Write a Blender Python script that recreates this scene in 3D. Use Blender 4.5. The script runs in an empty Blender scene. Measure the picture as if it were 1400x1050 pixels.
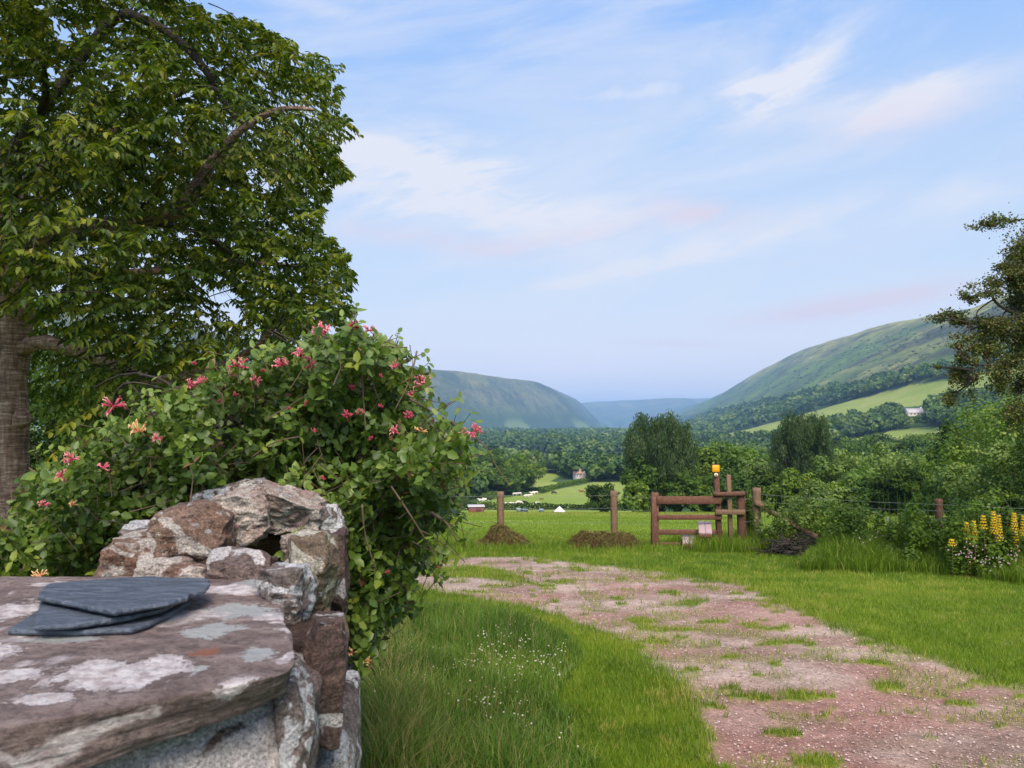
import bpy, bmesh, math, random
import numpy as np
from mathutils import Vector, Matrix
random.seed(7); RNG = np.random.default_rng(11)
S = bpy.context.scene
COL = S.collection

# ------------------------------------------------------------------ camera
FPX = 1038.0                       # focal length in pixels of a 1400 px wide picture
PITCH = math.atan(53.0/FPX)
CAMZ = 1.65
cam_d = bpy.data.cameras.new('camera'); cam = bpy.data.objects.new('camera', cam_d); COL.objects.link(cam)
cam_d.sensor_width = 36; cam_d.lens = 36*FPX/1400; cam_d.clip_start = 0.05; cam_d.clip_end = 60000
cam.location = (0, 0, CAMZ); cam.rotation_euler = (math.pi/2+PITCH, 0, 0)
cam_d.dof.use_dof = True; cam_d.dof.focus_distance = 9.0; cam_d.dof.aperture_fstop = 11.0
S.camera = cam

# ------------------------------------------------------------------ light
SUN_EL = math.radians(50); SUN_ROT = math.radians(172)
SKY_STR = 0.15; SUN_STR = 2.4
S.view_settings.view_transform = 'Standard'; S.view_settings.look = 'None'
S.view_settings.exposure = 1.25; S.view_settings.gamma = 1.0
sd = Vector((math.sin(SUN_ROT)*math.cos(SUN_EL), math.cos(SUN_ROT)*math.cos(SUN_EL), math.sin(SUN_EL)))
sl = bpy.data.lights.new('sun', 'SUN'); sl.energy = SUN_STR; sl.angle = math.radians(35); sl.color = (1.0, .86, .70)
so = bpy.data.objects.new('sun', sl); COL.objects.link(so); so.rotation_euler = (-sd).to_track_quat('-Z', 'Y').to_euler()

def make_world():
    w = bpy.data.worlds.new('World'); S.world = w; w.use_nodes = True
    nt = w.node_tree; N = nt.nodes; L = nt.links; N.clear()
    def m(op, a, b=None, c=None):
        n = N.new('ShaderNodeMath'); n.operation = op
        for i, v in enumerate((a, b, c)):
            if v is None: continue
            if isinstance(v, (int, float)): n.inputs[i].default_value = v
            else: L.new(v, n.inputs[i])
        return n.outputs[0]
    out = N.new('ShaderNodeOutputWorld'); bg = N.new('ShaderNodeBackground'); L.new(bg.outputs[0], out.inputs[0])
    sky = N.new('ShaderNodeTexSky'); sky.sky_type = 'NISHITA'; sky.sun_disc = False
    sky.sun_elevation = SUN_EL; sky.sun_rotation = SUN_ROT; sky.air_density = 1.0; sky.dust_density = 0.6; sky.ozone_density = 1.5
    tc = N.new('ShaderNodeTexCoord'); sp = N.new('ShaderNodeSeparateXYZ'); L.new(tc.outputs['Generated'], sp.inputs[0])
    x, y, z = sp.outputs
    az = m('MULTIPLY', m('ARCTAN2', x, y), 57.2958); el = m('MULTIPLY', m('ARCSINE', z), 57.2958)
    # streaky noise in the sky's own azimuth / elevation
    def noise(sx, sy, rot, scale, detail, dist=0.6, off=0.0, rough=.55):
        c, s_ = math.cos(math.radians(rot)), math.sin(math.radians(rot))
        u = m('ADD', m('MULTIPLY', az, c), m('MULTIPLY', el, s_)); v = m('SUBTRACT', m('MULTIPLY', el, c), m('MULTIPLY', az, s_))
        cb = N.new('ShaderNodeCombineXYZ'); L.new(m('MULTIPLY', u, sx), cb.inputs[0]); L.new(m('MULTIPLY', v, sy), cb.inputs[1]); cb.inputs[2].default_value = off
        n = N.new('ShaderNodeTexNoise'); n.inputs['Scale'].default_value = scale; n.inputs['Detail'].default_value = detail
        n.inputs['Roughness'].default_value = rough; n.inputs['Distortion'].default_value = dist; L.new(cb.outputs[0], n.inputs['Vector']); return n.outputs[0]
    def ss(v, a, b):
        n = N.new('ShaderNodeMapRange'); n.interpolation_type = 'SMOOTHSTEP'; n.inputs[1].default_value = a; n.inputs[2].default_value = b
        L.new(v, n.inputs[0]); return n.outputs[0]
    n1 = noise(.06, .20, 10, 1.0, 9, 1.0, 0.0, .6); n2 = noise(.12, .55, 16, 1.0, 10, .7, 3.3, .66)
    streak = ss(n1, .36, .64); fine = ss(n2, .32, .68)
    mixn = m('ADD', m('MULTIPLY', streak, .55), m('MULTIPLY', fine, .45))
    def blob(px, py, rx, ry, rot, amp):
        a0 = math.degrees(math.atan((px-700)/FPX)); e0 = math.degrees(math.atan((578-py)/FPX)*math.cos(math.radians(a0)))
        rx = math.degrees(rx/FPX); ry = math.degrees(ry/FPX)
        c, s_ = math.cos(math.radians(rot)), math.sin(math.radians(rot))
        da = m('SUBTRACT', az, a0); de = m('SUBTRACT', el, e0)
        u = m('DIVIDE', m('ADD', m('MULTIPLY', da, c), m('MULTIPLY', de, s_)), rx)
        v = m('DIVIDE', m('SUBTRACT', m('MULTIPLY', de, c), m('MULTIPLY', da, s_)), ry)
        q = m('ADD', m('MULTIPLY', u, u), m('MULTIPLY', v, v))
        return m('MULTIPLY', m('POWER', 2.718, m('MULTIPLY', q, -1.0)), amp)
    def acc(lst):
        t = None
        for b in lst:
            o = blob(*b); t = o if t is None else m('ADD', t, o)
        return t
    white = acc([(1065, 105, 95, 34, 20, .95), (1240, 125, 110, 30, 6, .85), (700, 285, 330, 60, -10, .95), (560, 225, 160, 60, -5, .55),
                 (900, 360, 130, 12, 10, .9), (860, 118, 120, 14, 0, .5), (1020, 40, 140, 25, 5, .35), (1150, 290, 170, 28, 6, .35), (1330, 260, 120, 30, 10, .3), (480, 10, 160, 18, -8, .4), (760, 388, 60, 8, 2, .5)])
    pink = acc([(600, 328, 120, 13, -5, 1.0), (970, 290, 80, 17, -8, .9), (1170, 415, 130, 13, 6, 1.25), (925, 469, 60, 4, -3, .9), (1240, 150, 120, 30, 0, .4), (780, 320, 120, 12, 6, .5)])
    wf = m('MINIMUM', m('MULTIPLY', white, m('ADD', m('MULTIPLY', mixn, 1.7), .06)), .95)
    wide = m('MULTIPLY', ss(noise(.035, .13, 8, 1.0, 8, .9, 9.0, .62), .38, .68), .46)
    wf = m('MAXIMUM', wf, wide)
    pf = m('MINIMUM', m('MULTIPLY', pink, m('ADD', m('MULTIPLY', fine, .8), .25)), .75)
    def mix(f, a, b, mode='MIX'):
        n = N.new('ShaderNodeMix'); n.data_type = 'RGBA'; n.blend_type = mode
        if isinstance(f, (int, float)): n.inputs[0].default_value = f
        else: L.new(f, n.inputs[0])
        for i, v in ((6, a), (7, b)):
            if isinstance(v, tuple): n.inputs[i].default_value = v
            else: L.new(v, n.inputs[i])
        return n.outputs[2]
    # the sky's own colours, in the physical range of the sky texture
    base = mix(1.0, sky.outputs[0], (1.02, 1.0, 1.0, 1), 'MULTIPLY')
    K = SKY_STR*2**S.view_settings.exposure
    rp = N.new('ShaderNodeValToRGB'); stops = [(0, (1.35, .92, .95)), (.05, (.98, .83, .90)), (.16, (.66, .755, .90)), (.34, (.49, .66, .94)), (.52, (.28, .51, .98)), (1, (.14, .34, .86))]
    while len(rp.color_ramp.elements) < len(stops): rp.color_ramp.elements.new(.5)
    for i, (p_, c_) in enumerate(stops): rp.color_ramp.elements[i].position = p_; rp.color_ramp.elements[i].color = (*c_, 1)
    L.new(m('MAXIMUM', m('DIVIDE', el, 57.3), 0.0), rp.inputs[0])
    sc = N.new('ShaderNodeVectorMath'); sc.operation = 'SCALE'; L.new(rp.outputs[0], sc.inputs[0]); sc.inputs['Scale'].default_value = 1/K
    base = mix(m('MULTIPLY', ss(y, -.35, .45), .93), base, sc.outputs[0])
    cw = tuple(v/K for v in (.86, .87, .95))+(1,); cp = tuple(v/K for v in (.84, .72, .82))+(1,)
    c1 = mix(wf, base, cw); c2 = mix(pf, c1, cp)
    L.new(c2, bg.inputs[0]); bg.inputs[1].default_value = SKY_STR
make_world()

# ------------------------------------------------------------------ noise, terrain
def _hash(ix, iy, iz, seed):
    h = (ix*374761393 + iy*668265263 + iz*2147483647 % 1000003 * 7919 + seed*1442695) & 0xffffffff
    h = ((h ^ (h >> 13))*1274126177) & 0xffffffff
    h = (h ^ (h >> 16)) & 0xffffffff
    h = (h*2246822519) & 0xffffffff
    return ((h ^ (h >> 15)) & 0xffffff)/float(0xffffff)
def vn(x, y, z=0.0, seed=0):
    x = np.asarray(x, float); y = np.asarray(y, float); z = np.zeros_like(x)+z
    ix, iy, iz = np.floor(x), np.floor(y), np.floor(z); fx, fy, fz = x-ix, y-iy, z-iz
    ix = ix.astype(np.int64); iy = iy.astype(np.int64); iz = iz.astype(np.int64)
    fx = fx*fx*(3-2*fx); fy = fy*fy*(3-2*fy); fz = fz*fz*(3-2*fz); r = 0
    for dx in (0, 1):
        for dy in (0, 1):
            for dz in (0, 1):
                r = r + _hash(ix+dx, iy+dy, iz+dz, seed)*(fx if dx else 1-fx)*(fy if dy else 1-fy)*(fz if dz else 1-fz)
    return r*2-1
def fbm(x, y, z=0.0, seed=0, oct=4):
    t = 0; a = 1; s_ = 0; f = 1
    for o in range(oct): t = t+a*vn(np.asarray(x)*f, np.asarray(y)*f, np.asarray(z)*f, seed+o*17); s_ += a; a *= .5; f *= 2.03
    return t/s_
def sst(a, b, x):
    t = np.clip((x-a)/(b-a), 0, 1); return t*t*(3-2*t)
AX = math.atan(150/FPX); CA, SA = math.cos(AX), math.sin(AX)
ZY = [-3000, -400, -60, 0, 19, 70, 90, 150, 200, 330, 420, 1000, 3000, 12000, 20000]
ZZ = [60, 30, 4.5, 0, -1.42, -6.62, -9.0, -16.0, -20, -25.0, -29, -34, -38, -36, -36]
RU = [-1e5, 45, 130, 200, 250, 330, 450, 600, 720, 800, 900, 1200, 2500, 1e5]
RF = [0, 0, 9, 22, 38, 66, 128, 212, 272, 298, 311, 322, 326, 326]
def H(x, y):
    x = np.asarray(x, float); y = np.asarray(y, float)
    u = x*CA-y*SA; v = x*SA+y*CA; r = np.hypot(x, y)
    z = np.interp(y, ZY, ZZ)
    zr = np.interp(u, RU, RF)*(1-sst(6200, 9500, v))*sst(-600, 150, v)
    zr = zr*(1+.05*fbm(v/900, u/900, 0, 5, 3))*(1+(np.interp(v, [0, 1800, 2600, 3500, 4500, 5600, 7500], [1.0, 1.0, 1.17, 1.20, 1.06, .88, .7])-1)*sst(380, 760, u))
    c = np.interp(v, [0, 1500, 2600, 4300, 7000, 9000], [1150, 1150, 1050, 545, 525, 800])
    zl = 276*sst(0, 1, (-u-(c-430))/390)*(1-sst(7200, 9000, v))
    zf = (286+40*sst(-750, 500, u)+14*fbm(u/420, 0, 0, 19, 4))*sst(7700, 9500, v+fbm(u/700, 0, 0, 9, 3)*600)
    z = z+np.maximum(np.maximum(zr, zl), zf)+8*sst(5, 40, np.maximum(zr, zl))*fbm(x/260, y/260, 0, 21, 4)
    z = z+sst(90, 400, r)*1.5*fbm(x/90, y/90, 0, 3, 3)+sst(12, 40, r)*.10*fbm(x/9, y/9, 0, 4, 2)+.025*fbm(x/1.6, y/1.6, 0, 2, 3)
    return z
def ray(px, py):
    a = (px-700)/FPX; b = (525-py)/FPX
    y = math.cos(PITCH)-b*math.sin(PITCH); z = math.sin(PITCH)+b*math.cos(PITCH); return a/y, z/y
def P(px, py, d):                      # a point of the place, d metres ahead
    a, z = ray(px, py); return np.array((a*d, d, CAMZ+z*d))
def Gd(px, py, dmin=2.0):              # where the sight line meets the ground
    a, z = ray(px, py); d = dmin*np.power(1.006, np.arange(1550)); g = H(a*d, d)-(CAMZ+z*d)
    k = np.argmax(g > 0)
    if not (g > 0).any(): return 9000.
    if k == 0: return dmin
    t = -g[k-1]/(g[k]-g[k-1]); return d[k-1]+t*(d[k]-d[k-1])
def G(px, py, dmin=2.0):
    d = Gd(px, py, dmin); a, _ = ray(px, py); return np.array((a*d, d, float(H(a*d, d))))
def project(X, Y, Z):
    c, s_ = math.cos(PITCH), math.sin(PITCH); Zr = Z-CAMZ
    dep = Y*c+Zr*s_; up = Zr*c-Y*s_; dep = np.where(dep > .05, dep, .05); return 700+FPX*X/dep, 525-FPX*up/dep
def inpoly(x, y, poly):
    x = np.asarray(x, float); y = np.asarray(y, float); r = np.zeros(x.shape, bool); n = len(poly)
    for i in range(n):
        x1, y1 = poly[i]; x2, y2 = poly[(i+1) % n]
        c = ((y1 > y) != (y2 > y)) & (x < (x2-x1)*(y-y1)/((y2-y1) if y2 != y1 else 1e-9)+x1); r ^= c
    return r
def sdist(x, y, poly):                  # signed distance, positive inside
    d = np.full(np.shape(x), 1e9); n = len(poly)
    for i in range(n):
        x1, y1 = poly[i]; x2, y2 = poly[(i+1) % n]; ex, ey = x2-x1, y2-y1; L2 = ex*ex+ey*ey+1e-12
        t = np.clip(((x-x1)*ex+(y-y1)*ey)/L2, 0, 1); d = np.minimum(d, np.hypot(x-x1-t*ex, y-y1-t*ey))
    return np.where(inpoly(x, y, poly), d, -d)
def gpoly(pts, dmin=2.0): return [tuple(G(a, b, dmin)[:2]) for a, b in pts]

PATH = gpoly([(560, 768), (600, 769), (650, 762), (720, 763), (800, 773), (900, 783), (1000, 799), (1050, 818), (1100, 846), (1160, 870), (1250, 897), (1330, 922), (1400, 948), (1560, 1010),
              (1700, 1200), (1030, 1200), (1010, 1050), (985, 990), (955, 950), (930, 912), (890, 886), (850, 864), (780, 842), (720, 828), (640, 812), (590, 804), (540, 800)])
TONGUE = gpoly([(540, 775), (600, 774), (650, 772), (690, 777), (720, 787), (735, 797), (700, 799), (640, 791), (560, 785)])
VERGE = gpoly([(400, 1150), (440, 900), (500, 860), (560, 836), (620, 832), (700, 838), (750, 856), (782, 886), (792, 900), (775, 950), (770, 1000), (800, 1060), (830, 1150)])
BORDER = gpoly([(1105, 782), (1180, 784), (1260, 785), (1330, 790), (1400, 800), (1600, 818), (1600, 752), (1300, 745), (1160, 742), (1110, 745)])
def path_mask(x, y):
    d = np.minimum(sdist(x, y, PATH), -sdist(x, y, TONGUE)+.0)
    r = np.hypot(x, y)
    n = fbm(x/.9, y/.7, 0, 31, 4)*.30+fbm(x/.18, y/.16, 0, 33, 3)*.30
    edge = sst(-.34, .06, d+n*.50)
    tuft = sst(.20, .36, fbm(x/.30, y/.22, 0, 41, 3)+.20*fbm(x/1.6, y/1.2, 0, 43, 2)-.10*sst(.3, 1.2, d)-.02-.10*sst(9.5, 12, y))
    return edge*(1-.95*tuft)
FIELD_A = [(966, 600), (1029, 585), (1092, 568), (1136, 555), (1180, 543), (1243, 527), (1299, 517), (1359, 505), (1420, 494), (1420, 520), (1359, 530), (1305, 543), (1255, 555), (1220, 558), (1192, 565), (1148, 572), (1126, 578), (1064, 592), (1001, 600)]
FIELD_B = [(1125, 614), (1130, 607), (1180, 597), (1227, 587), (1274, 583), (1310, 586), (1330, 600), (1310, 616)]
FIELD_C = [(1170, 520), (1215, 513), (1245, 508), (1260, 512), (1225, 519), (1180, 525)]
COWF = [(600, 705), (620, 696), (660, 685), (706, 678), (740, 675), (766, 668), (800, 662), (812, 659), (862, 659), (885, 662), (890, 712), (600, 712)]
FIELD_D = [(722, 660), (728, 648), (758, 645), (764, 652), (752, 658), (775, 662), (760, 667), (738, 670)]
FIELD_E = [(668, 676), (690, 670), (716, 665), (718, 669), (694, 674), (672, 680)]
FIELD_F = [(740, 583), (800, 577), (842, 580), (860, 586), (800, 590), (750, 589)]
def colours(x, y, z):
    """surface colour of the land at each vertex"""
    n = len(x); u = x*CA-y*SA; v = x*SA+y*CA; r = np.hypot(x, y)
    px, py = project(x, y, z)
    def C(c): return np.array(c)[None, :]
    def mixc(a, b, t): return a*(1-t[:, None])+b*t[:, None]
    big = fbm(x/7, y/7, 0, 51, 4); fine = fbm(x/.6, y/.6, 0, 52, 4)
    lawn = mixc(C((.075, .130, .010))+np.zeros((n, 3)), C((.145, .200, .015)), sst(-.5, .6, big*.6+fine*.5))
    lawn = mixc(lawn, C((.19, .20, .085)), sst(.30, .62, fbm(x/.35, y/.35, 0, 57, 3)+.25*fbm(x/2.5, y/2.5, 0, 58, 2))*.55*(1-sst(19, 24, y)))
    field = mixc(C((.150, .225, .020))+np.zeros((n, 3)), C((.230, .300, .040)), sst(-.4, .6, fbm(x/14, y/5, 0, 53, 4)))
    field = mixc(field, C((.24, .235, .055)), sst(52, 66, y)*sst(-.3, .5, fbm(x/4, y/3, 0, 54, 3)+.15)*(1-sst(76, 90, y)))
    c = mixc(lawn, field, sst(20.5, 23, y))
    wood = mixc(C((.030, .062, .014))+np.zeros((n, 3)), C((.065, .11, .025)), sst(-.4, .5, fbm(x/30, y/30, 0, 55, 3)))
    c = mixc(c, wood, sst(84, 100, y))
    for poly, t in ((COWF, 0), (FIELD_D, .3), (FIELD_E, 1), (FIELD_A, .7), (FIELD_B, .55), (FIELD_C, 1.0)):
        ins = inpoly(px, py, poly) & (y > 80)
        if poly is COWF: ins &= (r > 150) & (r < 600)
        if poly in (FIELD_D, FIELD_E): ins &= (r > 200) & (r < 900)
        k = sst(-.5, .5, fbm(x/25, y/25, 0, 61, 4))
        pc = mixc(C((.17, .24, .035))+np.zeros((n, 3)), C((.26, .285, .07)), np.clip(k*.6+t*.4, 0, 1))
        c = np.where(ins[:, None], pc, c)
    clr = (fbm(x/130, y/260, 0, 161, 3) > .37) & (y > 520) & (z-np.interp(y, ZY, ZZ) < 30); c = np.where(clr[:, None], C((.16, .21, .045)), c)
    # moor on the high ground
    base = np.interp(y, ZY, ZZ); h = z-base
    moor = mixc(C((.085, .135, .034))+np.zeros((n, 3)), C((.190, .195, .068)), sst(-.35, .5, fbm(x/120, y/260, 0, 62, 5)+.9*sst(200, 300, h)-.25))
    dark = sst(.02, .32, fbm(x/55, y/120, 0, 63, 5)+.35*sst(90, 190, h)*(1-sst(235, 275, h))*(1-sst(1500, 2300, v))-.12+.35*fbm(x/18, y/40, 0, 64, 3))
    moor = mixc(moor, C((.050, .050, .034)), dark*.85)
    lf = (u < 0) | (v > 7600); band = sst(-.25, .35, fbm(x/700, z/26, 0, 68, 4)); ml = mixc(C((.085, .100, .050))+np.zeros((n, 3)), C((.150, .135, .075)), band*sst(90, 230, h))
    ml = mixc(ml, C((.045, .062, .035)), sst(.05, .3, fbm(x/260, y/500, 0, 69, 4)+.3*sst(140, 60, h))*.8); moor = np.where(lf[:, None], ml, moor)
    isr = (u > 0)
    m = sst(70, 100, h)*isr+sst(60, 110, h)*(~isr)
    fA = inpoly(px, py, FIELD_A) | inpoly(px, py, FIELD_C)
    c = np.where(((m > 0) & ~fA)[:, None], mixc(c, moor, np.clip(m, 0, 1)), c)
    # far fields on the foot of the left and far hills
    q = (v > 2600) & (h < 75)
    patch = sst(.10, .22, fbm(x/75, y/260, 0, 65, 3))*sst(75, 30, h)
    c = np.where(q[:, None], mixc(C((.035, .060, .022))+np.zeros((n, 3)), C((.12, .165, .055)), patch), c)
    nr = y < 30
    pm = np.zeros(n)
    if nr.any():
        pm[nr] = path_mask(x[nr], y[nr])
        # bare soil under the borders, and worn earth round the path
    soil = mixc(C((.28, .185, .145))+np.zeros((n, 3)), C((.43, .325, .275)), sst(-.35, .5, fbm(x/.8, y/.5, 0, 71, 4)))
    ctr = sdist(x, y, PATH); soil = soil*(1-.16*sst(.5, .75, np.abs(ctr-1.1))[:, None]*0-.14*(np.exp(-((ctr-.75)/.22)**2))[:, None])
    red = sst(.05, .4, fbm(x/1.7+4, y/1.1, 0, 72, 3)+.0)
    soil = mixc(soil, C((.29, .13, .11)), red*.5)
    worn = sst(.02, .32, fbm(x/.38, y/.30, 0, 45, 4)+.25*fbm(x/2, y/1.6, 0, 46, 2)); soil = mixc(soil, C((.20, .185, .075)), worn*.5*(y < 30))
    c = mixc(c, soil, pm)
    return np.clip(c, .005, 1), pm, np.where(y > 300, np.clip(m, 0, 1)*(~fA), 0)

# ------------------------------------------------------------------ object helpers
def tag(o, label=None, cat=None, group=None, kind=None):
    for k, v in (('label', label), ('category', cat), ('group', group), ('kind', kind)):
        if v: o[k] = v
    return o
def thing(name, label, cat, loc=(0, 0, 0), group=None, rotz=0):
    o = bpy.data.objects.new(name, None); COL.objects.link(o); o.location = tuple(float(v) for v in loc); o.rotation_euler = (0, 0, rotz)
    o.empty_display_size = .2
    return tag(o, label, cat, group)
def mesh(name, V, F, attrs=None, smooth=False, mat=None):
    """F: list of integer arrays (n,k)"""
    V = np.asarray(V, np.float32); F = [np.asarray(f, np.int32) for f in F if len(f)]
    me = bpy.data.meshes.new(name); me.vertices.add(len(V)); me.vertices.foreach_set('co', V.ravel())
    loops = np.concatenate([f.ravel() for f in F]); tot = np.concatenate([np.full(len(f), f.shape[1], np.int32) for f in F])
    st = np.concatenate([[0], np.cumsum(tot)[:-1]]).astype(np.int32)
    me.loops.add(len(loops)); me.loops.foreach_set('vertex_index', loops)
    me.polygons.add(len(tot)); me.polygons.foreach_set('loop_start', st); me.polygons.foreach_set('loop_total', tot)
    if smooth: me.polygons.foreach_set('use_smooth', np.ones(len(tot), bool))
    for k, v in (attrs or {}).items():
        v = np.asarray(v, np.float32)
        if v.ndim == 1: a = me.attributes.new(k, 'FLOAT', 'POINT'); a.data.foreach_set('value', v)
        else:
            a = me.attributes.new(k, 'FLOAT_COLOR', 'POINT'); a.data.foreach_set('color', np.hstack([v, np.ones((len(v), 1), np.float32)]).ravel())
    me.update(calc_edges=True)
    if mat: me.materials.append(mat)
    return me
def obj(name, me, parent=None, world=False):
    o = bpy.data.objects.new(name, me); COL.objects.link(o)
    if parent is not None:
        o.parent = parent
        if world:                     # vertices were given in world space
            o.location = tuple(-v for v in parent.location)
    return o
class MB:
    def __init__(s): s.V = []; s.Q = []; s.T = []; s.A = []; s.n = 0
    def add(s, V, Q=None, T=None, tint=0.5):
        V = np.asarray(V, float)
        if Q is not None and len(Q): s.Q.append(np.asarray(Q)+s.n)
        if T is not None and len(T): s.T.append(np.asarray(T)+s.n)
        s.V.append(V); s.A.append(np.zeros(len(V))+tint); s.n += len(V); return s
    def mesh(s, name, mat=None, smooth=False, origin=None):
        V = np.vstack(s.V)
        if origin is not None: V = V-np.asarray(origin)[None, :]
        F = []
        if s.Q: F.append(np.vstack(s.Q))
        if s.T: F.append(np.vstack(s.T))
        return mesh(name, V, F, {'tint': np.concatenate(s.A)}, smooth, mat)
    def build(s, name, mat, parent=None, smooth=False):
        org = parent.location if parent is not None else None
        return obj(name, s.mesh(name, mat, smooth, org), parent)
def tube(mb, pts, radii, n=8, tint=.5, wob=0, seed=0, cap=True):
    pts = np.asarray(pts, float); k = len(pts); radii = np.zeros(k)+radii
    T = np.gradient(pts, axis=0); T /= np.linalg.norm(T, axis=1)[:, None]+1e-9
    ref = np.array((0, 0, 1.)) if abs(T[0][2]) < .9 else np.array((1., 0, 0)); V = []
    for i in range(k):
        a = np.cross(T[i], ref); a /= np.linalg.norm(a)+1e-9; b = np.cross(T[i], a); ref = np.cross(a, T[i]) if False else ref
        th = np.arange(n)*2*math.pi/n; r = radii[i]*np.ones(n)
        if wob: r = r*(1+wob*vn(np.cos(th)*1.3+i*.35, np.sin(th)*1.3+i*.1, seed*1.7, seed))
        V.append(pts[i]+np.outer(np.cos(th)*r, a)+np.outer(np.sin(th)*r, b))
    V = np.vstack(V); Q = []
    for i in range(k-1):
        for j in range(n): Q.append((i*n+j, i*n+(j+1) % n, (i+1)*n+(j+1) % n, (i+1)*n+j))
    T_ = []
    if cap:
        V = np.vstack([V, pts[-1][None], pts[0][None]])
        for j in range(n): T_.append(((k-1)*n+j, (k-1)*n+(j+1) % n, k*n)); T_.append((j, k*n+1, (j+1) % n))
    mb.add(V, Q, T_, tint)
def smoothpath(pts, m=6):
    pts = np.asarray(pts, float); k = len(pts)
    if k < 3: return np.array([pts[0]*(1-t)+pts[-1]*t for t in np.linspace(0, 1, m+1)])
    out = []
    for i in range(k-1):
        p0 = pts[max(i-1, 0)]; p1 = pts[i]; p2 = pts[i+1]; p3 = pts[min(i+2, k-1)]
        for t in np.arange(m)/m:
            out.append(.5*((2*p1)+(-p0+p2)*t+(2*p0-5*p1+4*p2-p3)*t*t+(-p0+3*p1-3*p2+p3)*t**3))
    out.append(pts[-1]); return np.array(out)
def unit(v): return v/(np.linalg.norm(v, axis=-1, keepdims=True)+1e-9)
def leaves(mb, Pb, D, Nn, L, W, bend=.15, fold=.25, tint=None):
    """six-cornered leaves folded on the midrib"""
    n = len(Pb); D = unit(D); S_ = unit(np.cross(D, Nn)); N_ = np.cross(S_, D); L = np.zeros(n)+L; W = np.zeros(n)+W
    def at(t, w, h=0): return Pb+D*(L*t)[:, None]+S_*(W*w)[:, None]+N_*((W*abs(w)*fold)-bend*L*t*t)[:, None]
    V = np.stack([at(0, 0), at(.28, -.46), at(.68, -.38), at(1, 0), at(.68, .38), at(.28, .46)], 1).reshape(-1, 3)
    b = (np.arange(n)*6)[:, None]
    Q = np.vstack([b+np.array([[0, 1, 2, 3]]), b+np.array([[0, 3, 4, 5]])])
    tint = RNG.random(n) if tint is None else tint
    mb.add(V, Q, None, np.repeat(tint, 6))
def diamonds(mb, Pb, D, Nn, L, W, tint=None):
    n = len(Pb); D = unit(D); S_ = unit(np.cross(D, Nn)); L = (np.zeros(n)+L)[:, None]; W = (np.zeros(n)+W)[:, None]
    V = np.stack([Pb-D*L*.5, Pb+S_*W*.5, Pb+D*L*.5, Pb-S_*W*.5], 1).reshape(-1, 3)
    Q = (np.arange(n)*4)[:, None]+np.array([[0, 1, 2, 3]])
    tint = RNG.random(n) if tint is None else tint
    mb.add(V, Q, None, np.repeat(tint, 4))
def rvec(n): return unit(RNG.normal(size=(n, 3)))

# ------------------------------------------------------------------ materials
def newmat(name):
    m = bpy.data.materials.new(name); m.use_nodes = True; nt = m.node_tree; nt.nodes.clear(); return m, nt.nodes, nt.links
def principled(N, L, rough=.8, spec=.3):
    o = N.new('ShaderNodeOutputMaterial'); b = N.new('ShaderNodeBsdfPrincipled'); b.inputs['Roughness'].default_value = rough
    b.inputs['Specular IOR Level'].default_value = spec; L.new(b.outputs[0], o.inputs[0]); return o, b
def ramp(N, L, fac, stops):
    r = N.new('ShaderNodeValToRGB'); e = r.color_ramp.elements
    while len(e) < len(stops): e.new(.5)
    for i, (p, c) in enumerate(stops): e[i].position = p; e[i].color = (*c, 1)
    L.new(fac, r.inputs[0]); return r.outputs[0]
def foliage(name, stops, trans=.35, rough=.5, spec=.35, gain=1.17, per_obj=0.0):
    m, N, L = newmat(name); o, b = principled(N, L, rough, spec)
    a = N.new('ShaderNodeAttribute'); a.attribute_name = 'tint'; fac = a.outputs['Fac']
    if per_obj:
        oi = N.new('ShaderNodeObjectInfo'); mm = N.new('ShaderNodeMath'); mm.operation = 'MULTIPLY_ADD'; L.new(oi.outputs['Random'], mm.inputs[0]); mm.inputs[1].default_value = per_obj
        ad = N.new('ShaderNodeMath'); ad.operation = 'MULTIPLY'; L.new(fac, ad.inputs[0]); ad.inputs[1].default_value = 1-per_obj; L.new(ad.outputs[0], mm.inputs[2]); fac = mm.outputs[0]
    stops = [(p_, (c_[0]*gain*1.02, c_[1]*gain*1.06, c_[2]*gain*.8)) for p_, c_ in stops] if gain != 1 else stops; c = ramp(N, L, fac, stops); L.new(c, b.inputs['Base Color'])
    t = N.new('ShaderNodeBsdfTranslucent'); g = N.new('ShaderNodeMix'); g.data_type = 'RGBA'; g.blend_type = 'MULTIPLY'; g.inputs[0].default_value = 1
    L.new(c, g.inputs[6]); g.inputs[7].default_value = (1.5, 1.6, .8, 1); L.new(g.outputs[2], t.inputs[0])
    mx = N.new('ShaderNodeMixShader'); mx.inputs[0].default_value = trans; L.new(b.outputs[0], mx.inputs[1]); L.new(t.outputs[0], mx.inputs[2]); L.new(mx.outputs[0], o.inputs[0])
    return m
def noise_node(N, L, scale, detail=6, rough=.6, vec=None, dist=0.0):
    n = N.new('ShaderNodeTexNoise'); n.inputs['Scale'].default_value = scale; n.inputs['Detail'].default_value = detail; n.inputs['Roughness'].default_value = rough
    n.inputs['Distortion'].default_value = dist
    if vec is not None: L.new(vec, n.inputs['Vector'])
    return n.outputs[0]
def geo_pos(N): return N.new('ShaderNodeNewGeometry').outputs['Position']
def scaled(N, L, vec, s):
    v = N.new('ShaderNodeVectorMath'); v.operation = 'MULTIPLY'; L.new(vec, v.inputs[0]); v.inputs[1].default_value = s; return v.outputs[0]
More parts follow.
